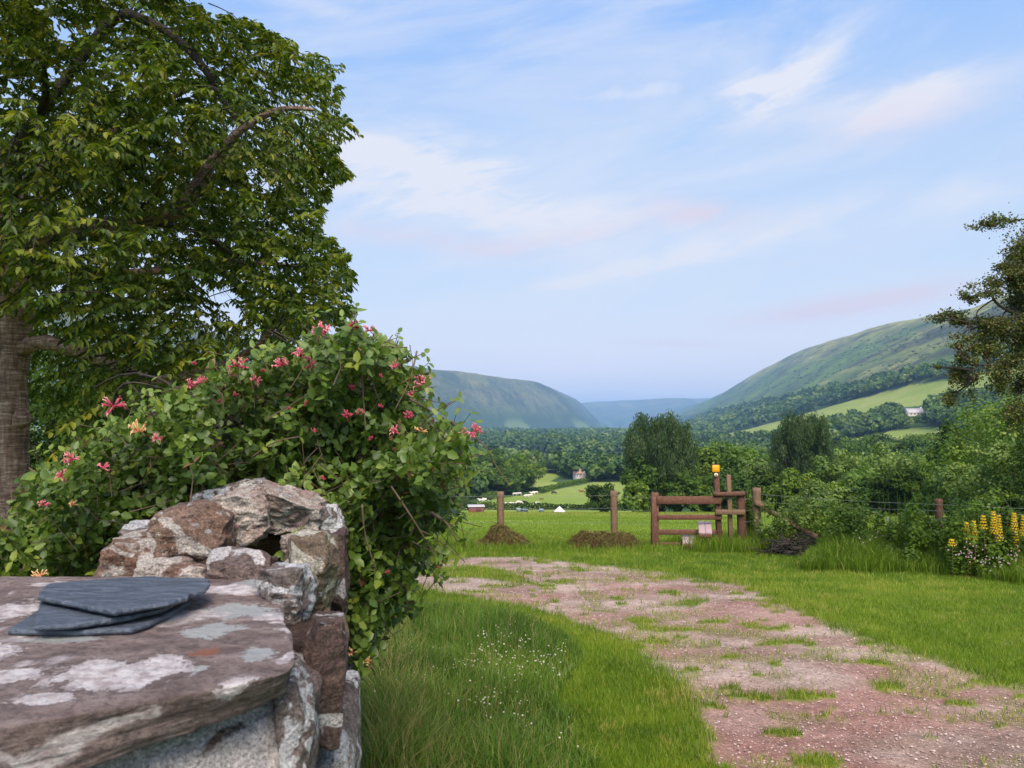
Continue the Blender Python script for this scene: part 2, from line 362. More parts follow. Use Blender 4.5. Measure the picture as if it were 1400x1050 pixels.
def mixn(N, L, f, a, b, mode='MIX'):
    n = N.new('ShaderNodeMix'); n.data_type = 'RGBA'; n.blend_type = mode
    if isinstance(f, (int, float)): n.inputs[0].default_value = f
    else: L.new(f, n.inputs[0])
    for i, v in ((6, a), (7, b)):
        if isinstance(v, tuple): n.inputs[i].default_value = (*v, 1) if len(v) == 3 else v
        else: L.new(v, n.inputs[i])
    return n.outputs[2]
def bump(N, L, b, h, strength, dist):
    n = N.new('ShaderNodeBump'); n.inputs['Strength'].default_value = strength; n.inputs['Distance'].default_value = dist; L.new(h, n.inputs['Height']); L.new(n.outputs[0], b.inputs['Normal'])
def mrange(N, L, v, a, b, c=0, d=1):
    n = N.new('ShaderNodeMapRange'); n.interpolation_type = 'SMOOTHSTEP'
    for i, q in enumerate((a, b, c, d)): n.inputs[i+1].default_value = q
    L.new(v, n.inputs[0]); return n.outputs[0]
def simple(name, a, b=None, scale=8, rough=.8, bmp=.3, bd=.01, stretch=(1, 1, 1), spec=.3):
    m, N, L = newmat(name); o, bs = principled(N, L, rough, spec); b = b or tuple(v*.7 for v in a)
    vec = scaled(N, L, geo_pos(N), stretch); f = noise_node(N, L, scale, 7, .65, vec)
    L.new(ramp(N, L, f, [(.3, b), (.7, a)]), bs.inputs['Base Color'])
    if bmp: bump(N, L, bs, f, bmp, bd)
    return m
def rockmat(name, a, b, c, lich=.55, lcol=(.62, .58, .54), lscale=7, spots=None):
    m, N, L = newmat(name); o, bs = principled(N, L, .88, .25); p = geo_pos(N)
    st = scaled(N, L, p, (1, 1, 2.6))
    f1 = noise_node(N, L, 9, 8, .62, st, .6); f2 = noise_node(N, L, 70, 8, .7, p); f3 = noise_node(N, L, 3.5, 5, .6, p, .8)
    col = ramp(N, L, f1, [(.28, b), (.55, a), (.75, c)])
    col = mixn(N, L, mrange(N, L, f3, .56, .70, 0, .65), col, (.20, .085, .045))
    col = mixn(N, L, mrange(N, L, f2, .35, .62, .55, 0), col, (.045, .035, .033))
    vo = N.new('ShaderNodeTexVoronoi'); vo.inputs['Scale'].default_value = 150; L.new(p, vo.inputs['Vector'])
    col = mixn(N, L, mrange(N, L, vo.outputs[0], .0, .16, .55, 0), col, (.36, .31, .28))
    l1 = noise_node(N, L, lscale, 7, .52, p, .9); l2 = noise_node(N, L, lscale*2.7, 8, .66, p, .3)
    lf = mrange(N, L, l1, lich, lich+.028); l2m = mrange(N, L, l2, lich+.06, lich+.10)
    crust = mixn(N, L, mrange(N, L, noise_node(N, L, 45, 6, .7, p), .35, .65), tuple(v*.72 for v in lcol), lcol)
    crust2 = mixn(N, L, mrange(N, L, noise_node(N, L, 60, 6, .7, p), .4, .6), (.30, .30, .27), (.42, .43, .41))
    col = mixn(N, L, l2m, col, crust2); col = mixn(N, L, lf, col, crust)
    L.new(col, bs.inputs['Base Color'])
    f5 = noise_node(N, L, 190, 5, .7, p); col2 = mixn(N, L, 1.0, col, ramp(N, L, f5, [(.36, (.45, .43, .42)), (.5, (1, 1, 1)), (.64, (1.5, 1.45, 1.4))]), 'MULTIPLY'); L.new(col2, bs.inputs['Base Color'])
    add = N.new('ShaderNodeMath'); add.operation = 'ADD'; L.new(f2, add.inputs[0]); 
    ml = N.new('ShaderNodeMath'); ml.operation = 'MULTIPLY'; L.new(f1, ml.inputs[0]); ml.inputs[1].default_value = 2.2; L.new(ml.outputs[0], add.inputs[1])
    bump(N, L, bs, add.outputs[0], 1.0, .022); return m
def slabmat():
    m, N, L = newmat('slab_stone'); o, bs = principled(N, L, .88, .25); p = geo_pos(N)
    def mt(op, a, b=None, c=None):
        n = N.new('ShaderNodeMath'); n.operation = op
        for i, v in enumerate((a, b, c)):
            if v is None: continue
            if isinstance(v, (int, float)): n.inputs[i].default_value = v
            else: L.new(v, n.inputs[i])
        return n.outputs[0]
    f1 = noise_node(N, L, 8, 10, .70, scaled(N, L, p, (1.2, 1.7, 3)), .25); f2 = noise_node(N, L, 75, 8, .72, p); f3 = noise_node(N, L, 3.2, 5, .6, p, .8)
    col = ramp(N, L, f1, [(.28, (.105, .074, .066)), (.5, (.245, .182, .163)), (.72, (.43, .34, .305))])
    col = mixn(N, L, mrange(N, L, f2, .36, .56, .6, 0), col, (.06, .045, .042))
    w1 = noise_node(N, L, 13, 8, .6, p); w2 = noise_node(N, L, 40, 8, .7, p); wp = mt('ADD', mt('MULTIPLY', mt('SUBTRACT', w1, .5), 3.0), mt('ADD', mt('MULTIPLY', mt('SUBTRACT', w2, .5), 1.9), mt('MULTIPLY', mt('SUBTRACT', noise_node(N, L, 130, 6, .75, p), .5), 1.5)))
    sp = N.new('ShaderNodeSeparateXYZ'); L.new(p, sp.inputs[0])
    def blobs(lst):
        t = None
        for px, py, rx, ry, in lst:
            a, zz = ray(px, py); d = (1.30-CAMZ)/zz; cx, cy = a*d, d; wx = rx/FPX*d; wy = abs((1.30-CAMZ)/ray(px, py-ry)[1]-(1.30-CAMZ)/ray(px, py+ry)[1])/2
            q = mt('SQRT', mt('ADD', mt('POWER', mt('ABSOLUTE', mt('DIVIDE', mt('SUBTRACT', sp.outputs[0], cx), wx)), 2.0), mt('POWER', mt('ABSOLUTE', mt('DIVIDE', mt('SUBTRACT', sp.outputs[1], cy), wy)), 2.0)))
            v = mt('SUBTRACT', 1.0, mt('ADD', q, wp)); t = v if t is None else mt('MAXIMUM', t, v)
        return t
    red = blobs([(275, 892, 26, 9), (225, 965, 34, 14)]); grey = blobs([(290, 862, 34, 10), (352, 893, 28, 8), (272, 915, 14, 5), (360, 800, 40, 10), (90, 875, 60, 5), (320, 835, 60, 9)])
    wh = blobs([(150, 920, 92, 20), (215, 912, 40, 20), (20, 924, 44, 12), (25, 836, 44, 16), (60, 955, 40, 8), (317, 938, 28, 16), (245, 842, 28, 9), (90, 868, 34, 4), (330, 806, 50, 7), (395, 895, 10, 10), (-60, 900, 60, 20)])
    col = mixn(N, L, mrange(N, L, red, .0, .35, 0, .85), col, (.30, .12, .07))
    col = mixn(N, L, mrange(N, L, grey, .0, .09, 0, .85), col, mixn(N, L, w2, (.33, .36, .34), (.52, .53, .52)))
    crust = mixn(N, L, mrange(N, L, w2, .35, .62), (.40, .33, .32), (.76, .70, .68)); col = mixn(N, L, mrange(N, L, wh, -.02, .12), col, crust)
    oth = noise_node(N, L, 7, 7, .55, p, .9); col = mixn(N, L, mrange(N, L, oth, .58, .64, 0, .85), col, crust)
    L.new(col, bs.inputs['Base Color']); bump(N, L, bs, mt('ADD', mt('MULTIPLY_ADD', f1, 2.4, f2), mrange(N, L, wh, .0, .05, 0, .35)), 1.0, .013); return m
def woodmat(name, a, b, green=.0, rough=.85):
    m, N, L = newmat(name); o, bs = principled(N, L, rough, .2); tc = N.new('ShaderNodeTexCoord')
    p = geo_pos(N)
    f = noise_node(N, L, 5, 6, .6, scaled(N, L, p, (9, 9, 1.2))); f2 = noise_node(N, L, 22, 6, .7, p)
    f3 = noise_node(N, L, 5, 6, .6, scaled(N, L, p, (1.2, 9, 9)))
    col = ramp(N, L, f, [(.3, b), (.7, a)]); col = mixn(N, L, mrange(N, L, f3, .35, .65, 0, .5), col, b)
    col = mixn(N, L, mrange(N, L, f2, .52, .68, 0, .5+green), col, (.16, .16, .10) if green else (.22, .17, .13))
    L.new(col, bs.inputs['Base Color']); bump(N, L, bs, f2, .5, .006); return m
def barkmat(name, a, b, c):
    m, N, L = newmat(name); o, bs = principled(N, L, .85, .2); p = geo_pos(N)
    fa = noise_node(N, L, 4, 9, .72, scaled(N, L, p, (1.5, 1.5, 13)), .4); fb_ = noise_node(N, L, 5, 7, .65, scaled(N, L, p, (6, 6, .9)), .5)
    fm_ = N.new('ShaderNodeMath'); fm_.operation = 'MULTIPLY_ADD'; L.new(fa, fm_.inputs[0]); fm_.inputs[1].default_value = .62; fq = N.new('ShaderNodeMath'); fq.operation = 'MULTIPLY'; L.new(fb_, fq.inputs[0]); fq.inputs[1].default_value = .38; L.new(fq.outputs[0], fm_.inputs[2]); f = fm_.outputs[0]; f2 = noise_node(N, L, 9, 6, .6, p); f3 = noise_node(N, L, 60, 5, .6, p)
    col = ramp(N, L, f, [(.38, b), (.50, a), (.60, c)]); col = mixn(N, L, mrange(N, L, f2, .5, .7, 0, .6), col, b)
    L.new(col, bs.inputs['Base Color'])
    ad = N.new('ShaderNodeMath'); ad.operation = 'MULTIPLY_ADD'; L.new(f, ad.inputs[0]); ad.inputs[1].default_value = 2; L.new(f3, ad.inputs[2]); bump(N, L, bs, ad.outputs[0], .9, .015); return m

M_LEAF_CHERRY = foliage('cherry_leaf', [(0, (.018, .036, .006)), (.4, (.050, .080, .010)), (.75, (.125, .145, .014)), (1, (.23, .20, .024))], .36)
M_LEAF_HONEY = foliage('honeysuckle_leaf', [(0, (.034, .062, .014)), (.5, (.075, .120, .022)), (.85, (.13, .175, .032)), (.95, (.18, .20, .035)), (1, (.13, .07, .045))], .28, .45, .4)
M_GRASS = foliage('grass_blade', [(0, (.055, .098, .007)), (.5, (.105, .165, .011)), (.85, (.165, .215, .018)), (1, (.28, .25, .07))], .35, .6)
M_GRASS_T = foliage('tall_grass_blade', [(0, (.034, .074, .010)), (.5, (.074, .138, .016)), (.88, (.14, .205, .03)), (1, (.25, .21, .10))], .35, .6)
M_HAY = foliage('dry_hay', [(0, (.09, .05, .022)), (.35, (.21, .125, .06)), (.55, (.14, .165, .03)), (.8, (.20, .16, .06)), (1, (.34, .23, .12))], .2, .8, gain=1.0)
M_BROAD = foliage('broadleaf', [(0, (.024, .052, .012)), (.45, (.052, .092, .016)), (.8, (.095, .145, .020)), (1, (.16, .185, .030))], .28, .65, .18, per_obj=.55)
M_WOODS = foliage('woodland_leaf', [(0, (.022, .048, .013)), (.45, (.048, .088, .017)), (.8, (.090, .140, .022)), (1, (.15, .175, .032))], .25)
M_POPLAR = foliage('poplar_leaf', [(0, (.020, .042, .017)), (.6, (.048, .078, .028)), (1, (.095, .12, .06))], .25)
M_WILLOW = foliage('willow_leaf', [(0, (.055, .092, .018)), (.6, (.105, .155, .028)), (1, (.17, .21, .045))], .3)
M_DARK = foliage('dark_leaf', [(0, (.018, .036, .008)), (.6, (.036, .062, .012)), (1, (.070, .095, .018))], .25, .75, .08)
M_HAW = foliage('hawthorn_leaf', [(0, (.028, .034, .012)), (.4, (.062, .078, .020)), (.75, (.105, .125, .03)), (1, (.13, .07, .035))], .25)
M_BRIGHT = foliage('young_leaf', [(0, (.050, .090, .012)), (.6, (.10, .16, .016)), (1, (.18, .21, .028))], .32)
M_BARK = barkmat('cherry_bark', (.23, .145, .11), (.075, .048, .036), (.46, .36, .31))
M_BARK2 = barkmat('dark_bark', (.050, .042, .034), (.022, .019, .015), (.085, .07, .055))
M_STEM = simple('stem_bark', (.14, .095, .065), (.07, .045, .03), 30, .8, .2, .002)
M_WOOD = woodmat('stained_rail_timber', (.185, .085, .055), (.095, .042, .028))
M_POST = woodmat('weathered_post_timber', (.25, .155, .095), (.11, .065, .04), .2)
M_POSTR = woodmat('reddish_post_timber', (.16, .075, .05), (.07, .032, .022), .1)
M_BOARD = woodmat('pale_step_board', (.44, .32, .32), (.30, .21, .21))
M_WIRE = simple('galvanised_wire', (.30, .31, .32), None, 4, .4, 0)

# ------------------------------------------------------------------ the land
def build_ground():
    r = [1.0]
    while r[-1] < 13000: r.append(r[-1]*(1.0085 if r[-1] < 40 else 1.0115))
    r = np.array([.02, .4]+r)
    th = np.concatenate([np.arange(-180, -48, 3.0), np.arange(-48, -36, .8), np.arange(-36, 36, .17), np.arange(36, 48, .8), np.arange(48, 180, 3.0)])*math.pi/180
    R, T = np.meshgrid(r, th, indexing='ij'); x = (R*np.sin(T)).ravel(); y = (R*np.cos(T)).ravel(); z = H(x, y)
    col, pm, mo = colours(x, y, z)
    z = z-.02*pm+pm*.012*fbm(x/.15, y/.15, 0, 77, 3)
    nr, nt = len(r), len(th); i = np.arange(nr-1)[:, None]*nt; j = np.arange(nt)[None, :]; jn = (j+1) % nt
    Q = np.stack([i+j, i+jn, i+nt+jn, i+nt+j], -1).reshape(-1, 4)[:, ::-1]
    m, N, L = newmat('ground'); o, b = principled(N, L, .95, .15)
    at = N.new('ShaderNodeAttribute'); at.attribute_name = 'Col'; ap = N.new('ShaderNodeAttribute'); ap.attribute_name = 'path'
    p = geo_pos(N); f = noise_node(N, L, 7, 9, .75, p); g = noise_node(N, L, .35, 8, .7, p)
    col_ = mixn(N, L, 1.0, at.outputs['Color'], ramp(N, L, f, [(.25, (.62, .62, .62)), (.75, (1.35, 1.35, 1.35))]), 'MULTIPLY')
    col_ = mixn(N, L, 1.0, col_, ramp(N, L, g, [(.3, (.8, .82, .8)), (.7, (1.2, 1.18, 1.15))]), 'MULTIPLY')
    vo = N.new('ShaderNodeTexVoronoi'); vo.inputs['Scale'].default_value = 55; L.new(p, vo.inputs['Vector'])
    vs = N.new('ShaderNodeSeparateColor'); L.new(vo.outputs['Color'], vs.inputs[0])
    peb = ramp(N, L, vs.outputs[0], [(0, (.72, .70, .68)), (.6, (1, 1, 1)), (.9, (1.1, 1.1, 1.1)), (1, (1.3, 1.28, 1.25))])
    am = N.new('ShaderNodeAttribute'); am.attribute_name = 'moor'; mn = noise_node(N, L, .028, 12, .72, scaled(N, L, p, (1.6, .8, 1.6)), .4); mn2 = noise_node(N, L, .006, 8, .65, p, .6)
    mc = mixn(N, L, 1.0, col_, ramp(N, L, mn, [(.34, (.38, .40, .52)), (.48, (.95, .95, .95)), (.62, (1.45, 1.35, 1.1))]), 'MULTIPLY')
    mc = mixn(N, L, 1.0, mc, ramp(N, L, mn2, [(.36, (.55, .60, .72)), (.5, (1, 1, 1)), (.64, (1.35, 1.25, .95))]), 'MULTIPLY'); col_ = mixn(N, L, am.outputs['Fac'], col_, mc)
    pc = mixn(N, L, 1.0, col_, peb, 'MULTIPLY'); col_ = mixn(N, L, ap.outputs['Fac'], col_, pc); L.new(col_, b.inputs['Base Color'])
    fb = noise_node(N, L, 28, 8, .75, p); bump(N, L, b, fb, .7, .02)
    me = mesh('ground', np.stack([x, y, z], 1), [Q], {'Col': col, 'path': pm, 'moor': mo}, True, m)
    tag(obj('ground', me), kind='structure')
build_ground()

# ------------------------------------------------------------------ grass
WALLX = lambda y: -.2*y
def blade_mesh(mb, x, y, h, w, lean, seg=1, tint=None, z=None):
    n = len(x); z = H(x, y) if z is None else z; a = RNG.random(n)*2*math.pi; la = RNG.random(n)*2*math.pi
    sx, sy = np.cos(a)*w*.5, np.sin(a)*w*.5; lx, ly = np.cos(la)*lean*h, np.sin(la)*lean*h
    tint = RNG.random(n) if tint is None else tint
    if seg == 1:
        V = np.stack([np.stack([x-sx, y-sy, z-.01], 1), np.stack([x+sx, y+sy, z-.01], 1), np.stack([x+lx, y+ly, z+h], 1)], 1).reshape(-1, 3)
        mb.add(V, None, (np.arange(n)*3)[:, None]+np.array([[0, 1, 2]]), np.repeat(tint, 3))
    else:
        mx, my, mz = x+lx*.3, y+ly*.3, z+h*.6
        V = np.stack([np.stack([x-sx, y-sy, z-.01], 1), np.stack([x+sx, y+sy, z-.01], 1), np.stack([mx+sx*.8, my+sy*.8, mz], 1), np.stack([mx-sx*.8, my-sy*.8, mz], 1), np.stack([x+lx, y+ly, z+h*(1-.3*lean)], 1)], 1).reshape(-1, 3)
        b = (np.arange(n)*5)[:, None]; mb.add(V, b+np.array([[0, 1, 2, 3]]), b+np.array([[3, 2, 4]]), np.repeat(tint, 5))
def off_wall(x, y): return (x > WALLX(y)+.03) | (y > 3.9)
def grass():
    n = 700000; d = 2.6*np.power(27/2.6, RNG.random(n)**.85); a = np.radians(RNG.uniform(-24, 48, n)); x = d*np.tan(a); y = d.copy()
    pm = path_mask(x, y); v = sdist(x, y, VERGE) > .1; worn = sst(.05, .35, fbm(x/.38, y/.30, 0, 45, 4)+.25*fbm(x/2, y/1.6, 0, 46, 2)); keep = (RNG.random(n) > np.minimum(pm*1.35-.04, 1-.17*worn)) & off_wall(x, y) & ~v & ~(sdist(x, y, BORDER) > .1)
    x, y, pm = x[keep], y[keep], pm[keep]; d = y
    h = (.030+.022*RNG.random(len(x)))*(1+.25*fbm(x/1.2, y/1.2, 0, 80, 3))*(1+.6*sst(.05, .5, pm))*(1+.03*d)
    h = h*(1+1.3*sst(17.4, 18.8, y)*(1-sst(19.5, 22, y)))
    pat = fbm(x/.45, y/.45, 0, 81, 4)+.5*fbm(x/3, y/3, 0, 82, 2)
    t = np.clip(.50+.55*pat+RNG.normal(0, .16, len(x)), 0, .93); inp = inpoly(x, y, PATH) & (y < 18); h = h*np.where(pm > .75, .55, np.where(inp, .75, 1)); t = np.where(inp & (RNG.random(len(x)) < .22), 1, t); t = np.where((pm > .7) & (RNG.random(len(x)) < .35), 1, t); t = np.where(RNG.random(len(x)) < .04+.5*sst(.28, .6, fbm(x/.4, y/.4, 0, 87, 3)+.25*fbm(x/2, y/2, 0, 79, 2)), 1, t)
    mb = MB(); blade_mesh(mb, x, y, h, .0035*(1+.16*d), RNG.uniform(.2, .9, len(x)), 1, t)
    tag(mb.build('mown_grass', M_GRASS), 'short mown lawn grass on both sides of the red gravel track', 'grass', kind='stuff')
    # long verge grass below the wall
    n = 120000; d = 2.0*np.power(12.5/2.0, RNG.random(n)); a = np.radians(RNG.uniform(-20, 9, n)); x = d*np.tan(a); y = d
    sdv = sdist(x, y, VERGE); keep = (sdv+.18*fbm(x/.5, y/.5, 0, 83, 3) > .02) & off_wall(x, y); x, y, sdv = x[keep], y[keep], sdv[keep]
    h = (.15+.16*RNG.random(len(x)))*(.45+.55*sst(0, .5, sdv))*(1+.4*fbm(x/.7, y/.7, 0, 84, 3)); 
    nw = sst(.75, .15, x-WALLX(y)); h = h*(1+.55*nw)
    t = np.clip(.42+.4*fbm(x/.6, y/.6, 0, 85, 3)+RNG.normal(0, .17, len(x)), 0, .9); t = np.where(RNG.random(len(x)) < .05+.25*nw, 1, t)
    mb = MB(); blade_mesh(mb, x, y, h, .0042+.0004*y, RNG.uniform(.15, .75, len(x)), 2, t)
    # seed stalks
    k = 1500; i = RNG.integers(0, len(x), k); blade_mesh(mb, x[i], y[i], h[i]*1.35+.05, .0022, RNG.uniform(.05, .35, k), 2, np.full(k, 1.0))
    tag(mb.build('long_grass', M_GRASS_T), 'long uncut grass with clover on the bank beside the stone wall', 'grass', kind='stuff')
    # clover heads
    n = 3200; d = 3.4*np.power(9/3.4, RNG.random(n)); a = np.radians(RNG.uniform(-14, 8, n)); x = d*np.tan(a); y = d
    dens = sst(-.3, .5, fbm(x/.6, y/.9, 0, 86, 3)+.9*np.exp(-((x+.15)**2/.9+(y-6.2)**2/2.2))-.42)
    keep = (sdist(x, y, VERGE) > .05) & (RNG.random(n) < dens*.8) & off_wall(x, y); x, y = x[keep], y[keep]
    bm = bmesh.new(); bmesh.ops.create_icosphere(bm, subdivisions=1, radius=1.0); v0 = np.array([v.co[:] for v in bm.verts]); f0 = np.array([[v.index for v in f.verts] for f in bm.faces]); bm.free()
    mb = MB()
    for xi, yi in zip(x, y):
        zz = float(H(xi, yi))+random.uniform(.12, .26); s_ = random.uniform(.0045, .0085)
        mb.add(v0*np.array((s_, s_, s_*.85))*(1+RNG.normal(0, .12, (len(v0), 1)))+np.array((xi, yi, zz)), None, f0, random.random())
    M_CL = foliage('clover_head', [(0, (.34, .33, .22)), (.6, (.55, .53, .42)), (1, (.68, .55, .50))], .2, gain=1.0)
    tag(mb.build('clover_flowers', M_CL), 'small white clover heads scattered through the long bank grass', 'flowers', kind='stuff')
    # small white flowers of the field
    n = 2600; d = 19.5*np.power(45/19.5, RNG.random(n)); a = np.radians(RNG.uniform(-6, 20, n)); x = d*np.tan(a); y = d; keep = RNG.random(n) < sst(-.1, .4, fbm(x/3, y/3, 0, 88, 3)); x, y = x[keep], y[keep]
    mb = MB(); q = np.stack([x, y, H(x, y)+.05], 1); diamonds(mb, q, rvec(len(x)), np.tile((0, -.6, .8), (len(x), 1)), .022, .022, RNG.random(len(x))*.7)
    tag(mb.build('field_flowers', M_CL), 'tiny white flowers dotting the pasture beyond the fence', 'flowers', kind='stuff')
    # pasture grass past the fence
    n = 210000; d = 19.0*np.power(76/19.0, RNG.random(n)); a = np.radians(RNG.uniform(-24, 42, n)); x = d*np.tan(a); y = d
    keep = ~(sdist(x, y, BORDER) > .1); x, y = x[keep], y[keep]
    t = np.clip(.62+.3*fbm(x/5, y/3, 0, 89, 3)+RNG.normal(0, .12, len(x)), 0, .93); t = np.where(RNG.random(len(x)) < .03+.32*sst(50, 68, y), 1, t)
    h = (.05+.05*RNG.random(len(x)))*(1+.7*sst(48, 70, y)); mb = MB(); blade_mesh(mb, x, y, h, .006*(1+.07*y), RNG.uniform(.2, .8, len(x)), 1, t)
    tag(mb.build('pasture_grass', M_GRASS), 'pale green pasture grass beyond the fence, yellowing at its far edge', 'grass', kind='stuff')
    # loose stones of the track
    n = 30000; d = 3.5*np.power(18/3.5, RNG.random(n)); a = np.radians(RNG.uniform(-8, 38, n)); x = d*np.tan(a); y = d; keep = path_mask(x, y) > .6; x, y = x[keep], y[keep]
    mb = MB(); s_ = .0025+.008*RNG.random(len(x))**5+.0005*y
    o = np.array([(1, 0, 0), (0, 1, 0), (-1, 0, 0), (0, -1, 0), (0, 0, .7)]); n = len(x)
    V = (o[None]*s_[:, None, None]*(1+RNG.normal(0, .2, (n, 5, 1)))+np.stack([x, y, H(x, y)-.018+s_*.3], 1)[:, None]).reshape(-1, 3)
    T = ((np.arange(n)*5)[:, None, None]+np.array([[[0, 1, 4], [1, 2, 4], [2, 3, 4], [3, 0, 4]]])).reshape(-1, 3); mb.add(V, None, T, np.repeat(RNG.random(n), 5))
    M_PB = foliage('pebble', [(0, (.18, .115, .095)), (.5, (.36, .25, .21)), (1, (.50, .38, .34))], 0.0, .9, gain=1.0)
    tag(mb.build('gravel', M_PB), 'loose pinkish stones lying over the earth track', 'gravel', kind='stuff')
grass()

# ------------------------------------------------------------------ rounded stones
def cubegrid(n):
    V = []; Q = []; t = np.linspace(-1, 1, n+1)
    for ax in range(3):
        for sg in (-1, 1):
            b = len(V)
            for i in t:
                for j in t:
                    p = [0, 0, 0]; p[ax] = sg; p[(ax+1) % 3] = i; p[(ax+2) % 3] = j; V.append(p)
            for i in range(n):
                for j in range(n):
                    q = (b+i*(n+1)+j, b+(i+1)*(n+1)+j, b+(i+1)*(n+1)+j+1, b+i*(n+1)+j+1); Q.append(q if sg > 0 else q[::-1])
    V = np.array(V); key = {}; idx = []; U = []
    for v in V:
        k = tuple(np.round(v, 5))
        if k not in key: key[k] = len(U); U.append(v)
        idx.append(key[k])
    return np.array(U), np.array(idx)[np.array(Q)]
_cg = {}
def rock(corners, n=14, pnorm=7, amp=.012, seed=0, fscale=7, layer=.5, cuts=9):
    """corners: 8 points, bottom four then top four, each counter-clockwise seen from above"""
    if n not in _cg: _cg[n] = cubegrid(n)
    U, Q = _cg[n]; c = U/((np.abs(U)**pnorm).sum(1)**(1/pnorm))[:, None]
    rk = np.random.default_rng(seed+900)
    for q in range(cuts):
        nv = rk.normal(0, 1, 3); nv /= np.linalg.norm(nv); dd = rk.uniform(.60, .90)*np.abs(nv).sum()/1.0*.92; c = c-np.maximum(c@nv-dd, 0)[:, None]*nv
    a, b, h = (c[:, 0]+1)/2, (c[:, 1]+1)/2, (c[:, 2]+1)/2; K = np.asarray(corners, float)
    bot = K[0]*((1-a)*(1-b))[:, None]+K[1]*(a*(1-b))[:, None]+K[2]*(a*b)[:, None]+K[3]*((1-a)*b)[:, None]
    top = K[4]*((1-a)*(1-b))[:, None]+K[5]*(a*(1-b))[:, None]+K[6]*(a*b)[:, None]+K[7]*((1-a)*b)[:, None]
    V = bot*(1-h)[:, None]+top*h[:, None]; ce = V.mean(0); d = unit(V-ce)
    f = fscale; x, y, z = V[:, 0]*f+seed*3.1, V[:, 1]*f+seed*1.7, V[:, 2]*f*(1+layer*2)
    nz = fbm(x, y, z, seed, 6)+.35*fbm(x*7, y*7, z*7, seed+3, 3); rg = 1-np.abs(fbm(x*1.7, y*1.7, z*1.7, seed+5, 3))*2
    V = V+d*(amp*(nz*1.3+.5*rg))[:, None]
    return V, Q
def boxrock(c, dim, rz=0, seed=0, jit=.12, tilt=0, **k):
    r = np.random.default_rng(seed+100); K = []
    for sz in (-1, 1):
        for sx, sy in ((-1, -1), (1, -1), (1, 1), (-1, 1)):
            p = np.array((sx*dim[0]/2, sy*dim[1]/2, sz*dim[2]/2))*(1+r.uniform(-jit, jit, 3)); x, z = p[0], p[2]
            p[0], p[2] = x*math.cos(tilt)-z*math.sin(tilt), x*math.sin(tilt)+z*math.cos(tilt)
            x, y = p[0], p[1]; p[0], p[1] = x*math.cos(rz)-y*math.sin(rz), x*math.sin(rz)+y*math.cos(rz); K.append(p+np.array(c))
    return rock(K, seed=seed, **k)
RM = {
 'top': slabmat(),
 'slab': rockmat('slab_sandstone', (.22, .165, .145), (.11, .078, .068), (.33, .26, .235), .54, (.62, .58, .56), 4.2),
 'brown': rockmat('brown_sandstone', (.31, .205, .15), (.16, .095, .065), (.42, .30, .225), .535, (.55, .50, .44), 8),
 'dark': rockmat('dark_red_stone', (.15, .095, .08), (.07, .042, .036), (.25, .17, .15), .60, (.50, .48, .46), 9),
 'pale': rockmat('pale_lichened_stone', (.50, .39, .33), (.32, .22, .18), (.62, .51, .44), .50, (.60, .53, .46), 6),
 'grey': rockmat('grey_lichened_stone', (.27, .22, .195), (.12, .092, .08), (.40, .345, .315), .53, (.60, .60, .60), 10),
 'yellow': rockmat('yellow_lichened_stone', (.27, .20, .13), (.13, .09, .06), (.40, .33, .23), .53, (.58, .54, .44), 8),
}
